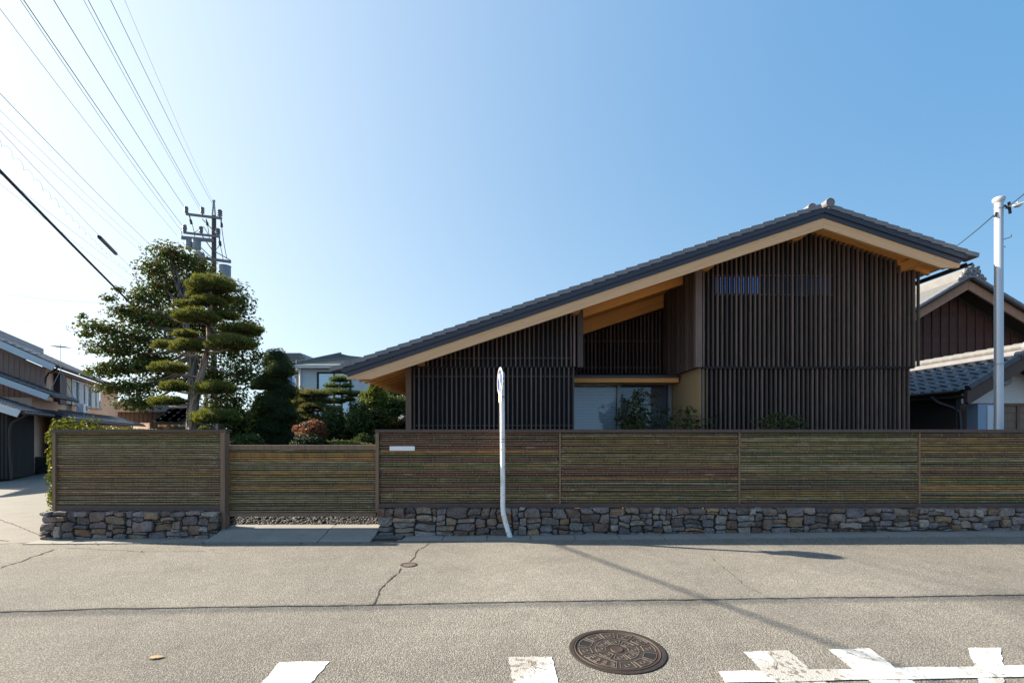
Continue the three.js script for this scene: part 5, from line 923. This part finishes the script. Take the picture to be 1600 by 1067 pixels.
{ // broadleaf tree with red berries
  R = rng(201); const D = 12.2, t = thing('berry_tree', 'large broadleaf evergreen tree with red berries, tallest in the garden', 'tree', [X(300, D), 0, -D]);
  const q = (px, py, dz = 0) => P(px, py, D + dz).sub(t.position);
  obj('trunk', [limb([V(0, 0, 0), q(300, 660), q(301, 600), q(296, 540), q(284, 480, 0.2), q(276, 430, 0.2), q(262, 395, 0.2)], [0.17, 0.15, 0.12, 0.09, 0.06, 0.03], 10, 40, 0.06)], M.bark, t);
  const B = [[262, 396, 0.2, 34, 22], [292, 408, 0.5, 34, 24], [242, 420, 0, 34, 20], [290, 445, 0.8, 46, 34], [255, 452, 0.3, 44, 22], [226, 466, -0.1, 34, 18], [320, 425, 0.9, 26, 24], [232, 496, 0.1, 52, 22], [195, 488, -0.2, 30, 14], [268, 500, 0.8, 46, 36], [160, 512, -0.3, 40, 14], [215, 528, 0.0, 56, 22], [178, 545, -0.2, 50, 16], [235, 560, 0.3, 56, 22], [200, 574, -0.2, 46, 14], [162, 580, -0.3, 34, 12], [216, 604, -0.2, 42, 16], [175, 606, -0.3, 30, 12], [215, 628, -0.4, 40, 15], [262, 590, 0.5, 40, 26], [310, 520, 1.2, 50, 60], [345, 480, 1.2, 38, 40], [375, 475, 0.8, 26, 38], [392, 520, 0.9, 22, 30], [362, 540, 1.2, 40, 40], [380, 585, 1.0, 34, 34], [330, 590, 1.3, 50, 40], [355, 630, 1.2, 50, 34], [132, 522, -0.3, 16, 6], [128, 494, -0.3, 9, 5], [170, 466, -0.2, 16, 6], [186, 452, -0.2, 12, 5], [400, 560, 1, 16, 22]];
  const blobs = B.map(([px, py, dz, rx, ry]) => { const p = q(px, py, dz); return [p.x, p.y, p.z, PX(rx, D), PX(ry, D), PX(Math.min(rx, 44) * 0.8, D)]; });
  const br = []; for (const b of blobs.slice(0, 28)) { const k = Math.max(0.15, Math.min(0.85, (b[1] - 1.0) / 6.2)), base = q(301 - 30 * Math.max(0, k - 0.3), 620 - 200 * Math.max(0, k * 0.9), 0.1), m = base.clone().lerp(V(b[0], b[1], b[2]), 0.55); m.y -= 0.15; br.push(limb([base, m, V(b[0], b[1], b[2]), V(b[0] + (b[0] - base.x) * 0.2, b[1] + 0.1, b[2])], [0.055, 0.035, 0.02, 0.008], 6, 12)); }
  obj('branches', br, M.bark, t);
  const g = leafCloud(blobs, 28000, 0.10, [...leafG, ...leafG, [0.15, 0.18, 0.04], [0.19, 0.21, 0.04], [0.13, 0.075, 0.03]], 0.22, 0.55); obj('crown', g, M.leaf, t, 'stuff');
  const bs = new THREE.IcosahedronGeometry(0.014, 0), bl = []; for (let i = 0; i < 150; i++) { const b = blobs[Math.floor(R() * 20)]; const cx = b[0] + rr(-0.9, 0.9) * b[3], cy = b[1] + rr(-0.8, 0.7) * b[4], cz = b[2] + rr(-0.2, 0.95) * b[5]; for (let k = 0; k < 5; k++) { const h = bs.clone(); h.translate(cx + rr(-0.05, 0.05), cy + rr(-0.05, 0.05), cz + rr(-0.05, 0.05)); bl.push(h); } } obj('berries', bl, M.berry, t, 'stuff');
}
function cloudTree(name, label, D, base, trunkPts, radii, pads, opt = {}) {
  const t = thing(name, label, 'tree', [X(base, D), 0, -D]), q = (px, py, dz = 0) => P(px, py, D + dz).sub(t.position);
  const tp = trunkPts.map((p) => q(...p)); tp.unshift(V(0, 0, 0)); obj('trunk', limb(tp, radii, 10, 50, 0.05), M.barkpale, t);
  const curve = new THREE.CatmullRomCurve3(tp);
  for (const [px, py, dz, rx, ry, k = 1] of pads) {
    const c = q(px, py, dz), g = needlePad(PX(rx, D), PX(ry, D), PX(rx * (opt.deep || 0.8), D), opt.dens || 2600, opt.len || 0.075, opt.cols || pineG, R() * 9); const m = obj('foliage_pad', g, M.needle, t); m.position.copy(c); m.rotation.y = rr(-0.2, 0.2);
    let best = null, bd = 9; for (let i = 0; i <= 40; i++) { const s = curve.getPointAt(i / 40), d = s.distanceTo(c) + Math.max(0, s.y - c.y) * 1.5; if (d < bd) { bd = d; best = s; } }
    if (bd > 0.12) { const mid = best.clone().lerp(c, 0.5); mid.y -= 0.07 * bd; obj('branch', limb([best, mid, c.clone().add(V(0, -PX(ry, D) * 0.35, 0))], [0.035 * (opt.thick || 1), 0.026 * (opt.thick || 1), 0.012], 7, 12, 0.05), M.barkpale, t); }
  }
  return t;
}
R = rng(211);
cloudTree('cloud_pruned_pine', 'tall cloud pruned pine with many flat clipped pads in front of the berry tree', 10.4, 303,
  [[302, 660], [303, 632], [308, 606], [314, 585], [320, 560, 0.1], [326, 530, 0.1], [325, 505, 0.1], [329, 480], [329, 450]], [0.15, 0.125, 0.115, 0.11, 0.095, 0.08, 0.065, 0.05, 0.035, 0.02],
  [[329, 449, 0, 38, 17], [305, 462, 0.2, 12, 7], [326, 473, 0, 26, 9], [350, 470, 0.3, 16, 8], [291, 478, -0.1, 18, 7], [305, 497, -0.2, 33, 14], [355, 495, 0.2, 18, 8], [290, 524, -0.1, 18, 7], [378, 517, 0.3, 33, 11], [362, 539, -0.3, 36, 15], [292, 543, -0.2, 24, 12], [254, 541, 0, 15, 8], [262, 577, 0, 29, 10], [272, 607, 0.2, 22, 11], [262, 629, 0.1, 28, 9], [337, 609, -0.2, 31, 13], [338, 655, -0.3, 38, 15]]);
cloudTree('cloud_pruned_pine', 'small cloud pruned pine with layered round pads before the pale house', 15.5, 534,
  [[534, 660], [533, 640], [534, 622], [531, 608], [531, 597]], [0.09, 0.075, 0.06, 0.05, 0.035, 0.02],
  [[531, 594, 0, 16, 7], [517, 603.5, 0, 12, 4.5], [541, 604, 0, 10, 5], [529, 614, -0.1, 21, 7], [556, 617, 0, 13, 6], [525, 628, 0, 14, 6], [546, 625, 0.1, 10, 5], [512, 612, 0.1, 10, 5]], { dens: 1700, len: 0.07, cols: [[0.15, 0.21, 0.035], [0.20, 0.25, 0.04], [0.11, 0.155, 0.03]] });
cloudTree('cloud_pruned_pine', 'spreading cloud pruned pine with grey green flat top left of the smaller one', 14, 490,
  [[490, 660], [488, 645], [492, 630], [489, 618]], [0.11, 0.09, 0.08, 0.06, 0.03],
  [[489, 617, 0, 27, 8], [475, 628, -0.1, 18, 7], [503, 628, 0.1, 18, 7], [490, 636, -0.2, 22, 7], [516, 640, 0.2, 20, 6], [474, 644, -0.2, 13, 6], [480, 655, -0.2, 22, 9]], { dens: 1900, len: 0.07, cols: [[0.14, 0.155, 0.045], [0.18, 0.18, 0.045], [0.22, 0.20, 0.05]] });
R = rng(223);
{ // tall topiary of stacked domes
  const D = 11.4; cloudTree('stacked_topiary', 'tall dark topiary clipped into stacked domes right of the big trees', D, 430, [[430, 660], [430, 610], [430, 560]], [0.1, 0.09, 0.07, 0.04],
    [[431, 563, 0, 20, 20], [438, 581, -0.1, 24, 21], [424, 600, 0, 28, 25], [438, 615, 0.1, 26, 24], [424, 636, -0.1, 28, 26], [438, 650, 0, 29, 24], [424, 672, -0.1, 32, 26], [436, 692, 0, 34, 26], [404, 604, 0.2, 13, 12], [402, 650, 0.1, 14, 14]], { deep: 0.95, dens: 3000, len: 0.045, cols: [[0.10, 0.15, 0.032], [0.13, 0.175, 0.036], [0.08, 0.115, 0.03]] });
}
function shrub(name, label, D, px, py, rx, ry, n, size, cols, opt = {}) {
  const t = thing(name, label, opt.cat || 'shrub', [X(px, D), 0, -D]), y = Y(py, D), blobs = [], w = PX(rx, D), h = PX(ry, D), m = opt.lumps || 9;
  for (let i = 0; i < m; i++) { const a = R() * 6.28, r = Math.sqrt(R()) * 0.62, k = rr(0.35, 0.6); blobs.push([Math.cos(a) * r * w, y + rr(-0.55, 0.55) * h, Math.sin(a) * r * w, w * k, h * k, w * k]); }
  blobs.push([0, y - h * 0.1, 0, w * 0.75, h * 0.75, w * 0.7]);
  obj('stem', [0, 1, 2].map((i) => limb([V(rr(-0.06, 0.06), 0, rr(-0.06, 0.06)), V(rr(-0.1, 0.1), y * 0.5, rr(-0.1, 0.1)), V(rr(-0.4, 0.4) * w, y, rr(-0.3, 0.3) * w)], [0.03, 0.024, 0.01], 6, 10)), M.bark, t);
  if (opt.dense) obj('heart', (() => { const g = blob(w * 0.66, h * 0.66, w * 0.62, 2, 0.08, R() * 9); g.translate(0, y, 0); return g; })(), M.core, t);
  obj('foliage', leafCloud(blobs, n, size, cols, opt.shell ?? 0.45, opt.up ?? 0.5), M.leaf, t, 'stuff'); return t;
}
R = rng(231);
shrub('garden_shrub', 'yellow green leafy shrub between the pine and the stacked topiary', 11.2, 401, 652, 18, 40, 3600, 0.085, [...leafL, [0.18, 0.15, 0.04], [0.06, 0.08, 0.03]]);
shrub('garden_shrub', 'dark shrub at the foot of the tall pine', 11.5, 372, 668, 34, 34, 4200, 0.08, leafG);
shrub('garden_shrub', 'low bright green shrub peeping over the corner fence beside the trunk', 9.6, 322, 672, 12, 8, 700, 0.07, leafL);
shrub('azalea', 'rounded reddish brown azalea beside the dark topiary', 9.3, 483, 669, 24, 17, 4200, 0.05, [[0.42, 0.16, 0.08], [0.34, 0.14, 0.07], [0.46, 0.22, 0.11], [0.24, 0.13, 0.06]], { dense: true, shell: 0.8, up: 0.8 });
shrub('clipped_shrub', 'very dark low clipped mound under the reddish azalea', 9.0, 482, 692, 36, 15, 5200, 0.05, [[0.03, 0.05, 0.02], [0.04, 0.062, 0.022]], { dense: true, shell: 0.85, up: 0.8 });
shrub('garden_shrub', 'glossy leaved shrub left of centre above the gate', 11.6, 514, 662, 26, 32, 4200, 0.08, [...leafG, [0.07, 0.095, 0.035]]);
shrub('garden_shrub', 'broad shrub with small pale leaves below the eave tip', 11.4, 572, 660, 34, 34, 5600, 0.08, [...leafG, [0.08, 0.115, 0.035], [0.07, 0.10, 0.03]]);
shrub('garden_shrub', 'dark leafy shrub filling the gap behind the small pine trunk', 13.2, 546, 668, 24, 26, 4600, 0.085, leafG);
shrub('garden_tree', 'bright green leafy young tree lit by the sun under the eave', 13.6, 584, 624, 25, 34, 5200, 0.09, [...leafL, [0.26, 0.30, 0.045]], { cat: 'tree' });
shrub('garden_tree', 'dark green spreading tree behind the house corner under the eave', 15.5, 616, 648, 40, 34, 8500, 0.10, leafG, { cat: 'tree' });
shrub('garden_tree', 'dark evergreen rising behind the young tree up to the eave', 17, 610, 632, 42, 32, 8000, 0.11, leafG, { cat: 'tree' });
shrub('clipped_shrub', 'clipped shrub with yellow green top beside the house corner', 12.2, 604, 668, 24, 15, 3600, 0.05, [[0.09, 0.11, 0.025], [0.18, 0.18, 0.03]], { dense: true, shell: 0.85, up: 0.9 });
shrub('garden_shrub', 'tall dark evergreen mass between topiary and pale house', 16, 462, 640, 26, 46, 4200, 0.10, [...leafG, [0.09, 0.10, 0.06]]);
shrub('clipped_hedge', 'low flat clipped hedge with sunlit top just above the gate', 9.8, 535, 697, 62, 11, 6500, 0.05, leafL, { dense: true, shell: 0.85, up: 1.2 });
shrub('garden_shrub', 'dark low evergreen behind the right end of the gate', 10.4, 575, 694, 26, 16, 3000, 0.06, leafG, { dense: true });
shrub('garden_shrub', 'deep green undergrowth shrub left above the gate', 10.2, 385, 692, 34, 18, 3400, 0.07, leafG, { dense: true });
{ // pale boulder by the house corner
  const b = obj('garden_rock', blob(0.17, 0.13, 0.15, 3, 0.14, 3), std({ map: grainT, color: lin(0.16, 0.16, 0.17) })); b.position.copy(P(630, 655, 14.6)); tag(b, 'pale grey garden rock at the house corner under the eave', 'rock');
}
{ // hedge along the side street
  R = rng(241); const t = thing('clipped_hedge', 'bright yellow green clipped hedge along the side street behind the corner fence', 'hedge', [X(80, 7.25), 0, -7.25], Math.atan2(0.866, -0.49)), L = 9, H = 1.60;
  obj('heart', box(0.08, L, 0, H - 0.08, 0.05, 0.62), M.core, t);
  const bl = []; for (let i = 0; i < 46; i++) { const x = i * 0.2; bl.push([x, H - 0.05, 0.12, 0.17, 0.055, 0.16], [x, H - 0.05, 0.36, 0.17, 0.055, 0.2]); if (i < 30) for (let k = 0; k < 5; k++) bl.push([x, 0.25 + k * 0.3, 0.02, 0.17, 0.2, 0.09]); } for (let k = 0; k < 6; k++) bl.push([0.03, 0.25 + k * 0.27, 0.15, 0.10, 0.18, 0.2], [0.03, 0.25 + k * 0.27, 0.42, 0.10, 0.18, 0.2]);
  obj('foliage', leafCloud(bl, 30000, 0.06, [[0.22, 0.235, 0.014], [0.27, 0.27, 0.016], [0.17, 0.195, 0.014], [0.13, 0.16, 0.014]], 0.5, 0.7), M.leaf, t, 'stuff');
}
// slender bamboo-like shrubs between fence and house
function wispy(label, D, px, py, rx, ry, n) {
  const t = thing('bamboo_shrub', label, 'shrub', [X(px, D), 0, -D]), w = PX(rx, D), y0 = Y(672, D), y1 = Y(py - ry, D), st = [], bl = [];
  for (let i = 0; i < 13; i++) { const a = rr(-1, 1), tip = V(a * w, y0 + (y1 - y0) * rr(0.35, 1) * (1 - 0.35 * Math.abs(a)), rr(-0.3, 0.3)), mid = V(a * w * 0.35, tip.y * 0.62, rr(-0.15, 0.15)); st.push(limb([V(rr(-0.1, 0.1), 0, rr(-0.1, 0.1)), mid, tip.clone().add(V(a * 0.12, -0.04, 0))], [0.009, 0.007, 0.003], 5, 12)); for (let k = 0; k < 6; k++) { const c = mid.clone().lerp(tip, k / 5); bl.push([c.x, c.y, c.z, 0.16, 0.09, 0.14]); } }
  obj('stem', st, std({ color: lin(0.13, 0.14, 0.05) }), t); obj('foliage', leafCloud(bl, n, 0.085, [[0.10, 0.12, 0.035], [0.14, 0.15, 0.05], [0.07, 0.10, 0.03], [0.16, 0.14, 0.06]], 0.1, 0.1), M.leaf, t, 'stuff');
}
R = rng(251);
wispy('fine leaved bamboo shrub in front of the right window pane', 9.6, 1008, 632, 40, 24, 1700);
wispy('thin bamboo shrub before the beige wall and slats', 9.0, 1078, 650, 32, 16, 600);
wispy('small leafy shrub before the lower slats right of centre', 8.6, 1222, 652, 34, 12, 1000);

{ // dry leaves and grit gathered along the foot of the wall
  R = rng(261); const pos = [], col = [];
  for (let i = 0; i < 420; i++) { const x = rr(-6.6, 11), d = rr(0, 1) < 0.7 ? rr(6.5, 6.68) : rr(6.0, 6.6), L = R() < 0.25 ? rr(0.02, 0.045) : rr(0.006, 0.016), a = R() * 6.28, y = k0(x, d) + und(x, d) + (d > 6.65 ? 0.02 : 0.006), c = sc([0.30, 0.21, 0.12], rr(0.25, 1.1)); const ux = Math.cos(a) * L / 2, uz = Math.sin(a) * L / 2, wx = -uz * 0.45, wz = ux * 0.45; const q = [[x - ux, y, -d - uz], [x + wx, y + L * 0.25, -d + wz], [x + ux, y + L * 0.1, -d + uz], [x - wx, y + L * 0.2, -d - wz]]; for (const k of [0, 1, 2, 0, 2, 3]) { pos.push(...q[k]); col.push(...c); } }
  const g = new THREE.BufferGeometry(); g.setAttribute('position', new THREE.Float32BufferAttribute(pos, 3)); g.setAttribute('color', new THREE.Float32BufferAttribute(col, 3)); g.computeVertexNormals();
  tag(obj('leaf_litter', g, std({ vertexColors: true, roughness: 0.9, side: THREE.DoubleSide }), scene, 'stuff'), 'dry leaf bits and grit along the foot of the stone wall', 'leaf litter');
}

renderer.render(scene, camera);
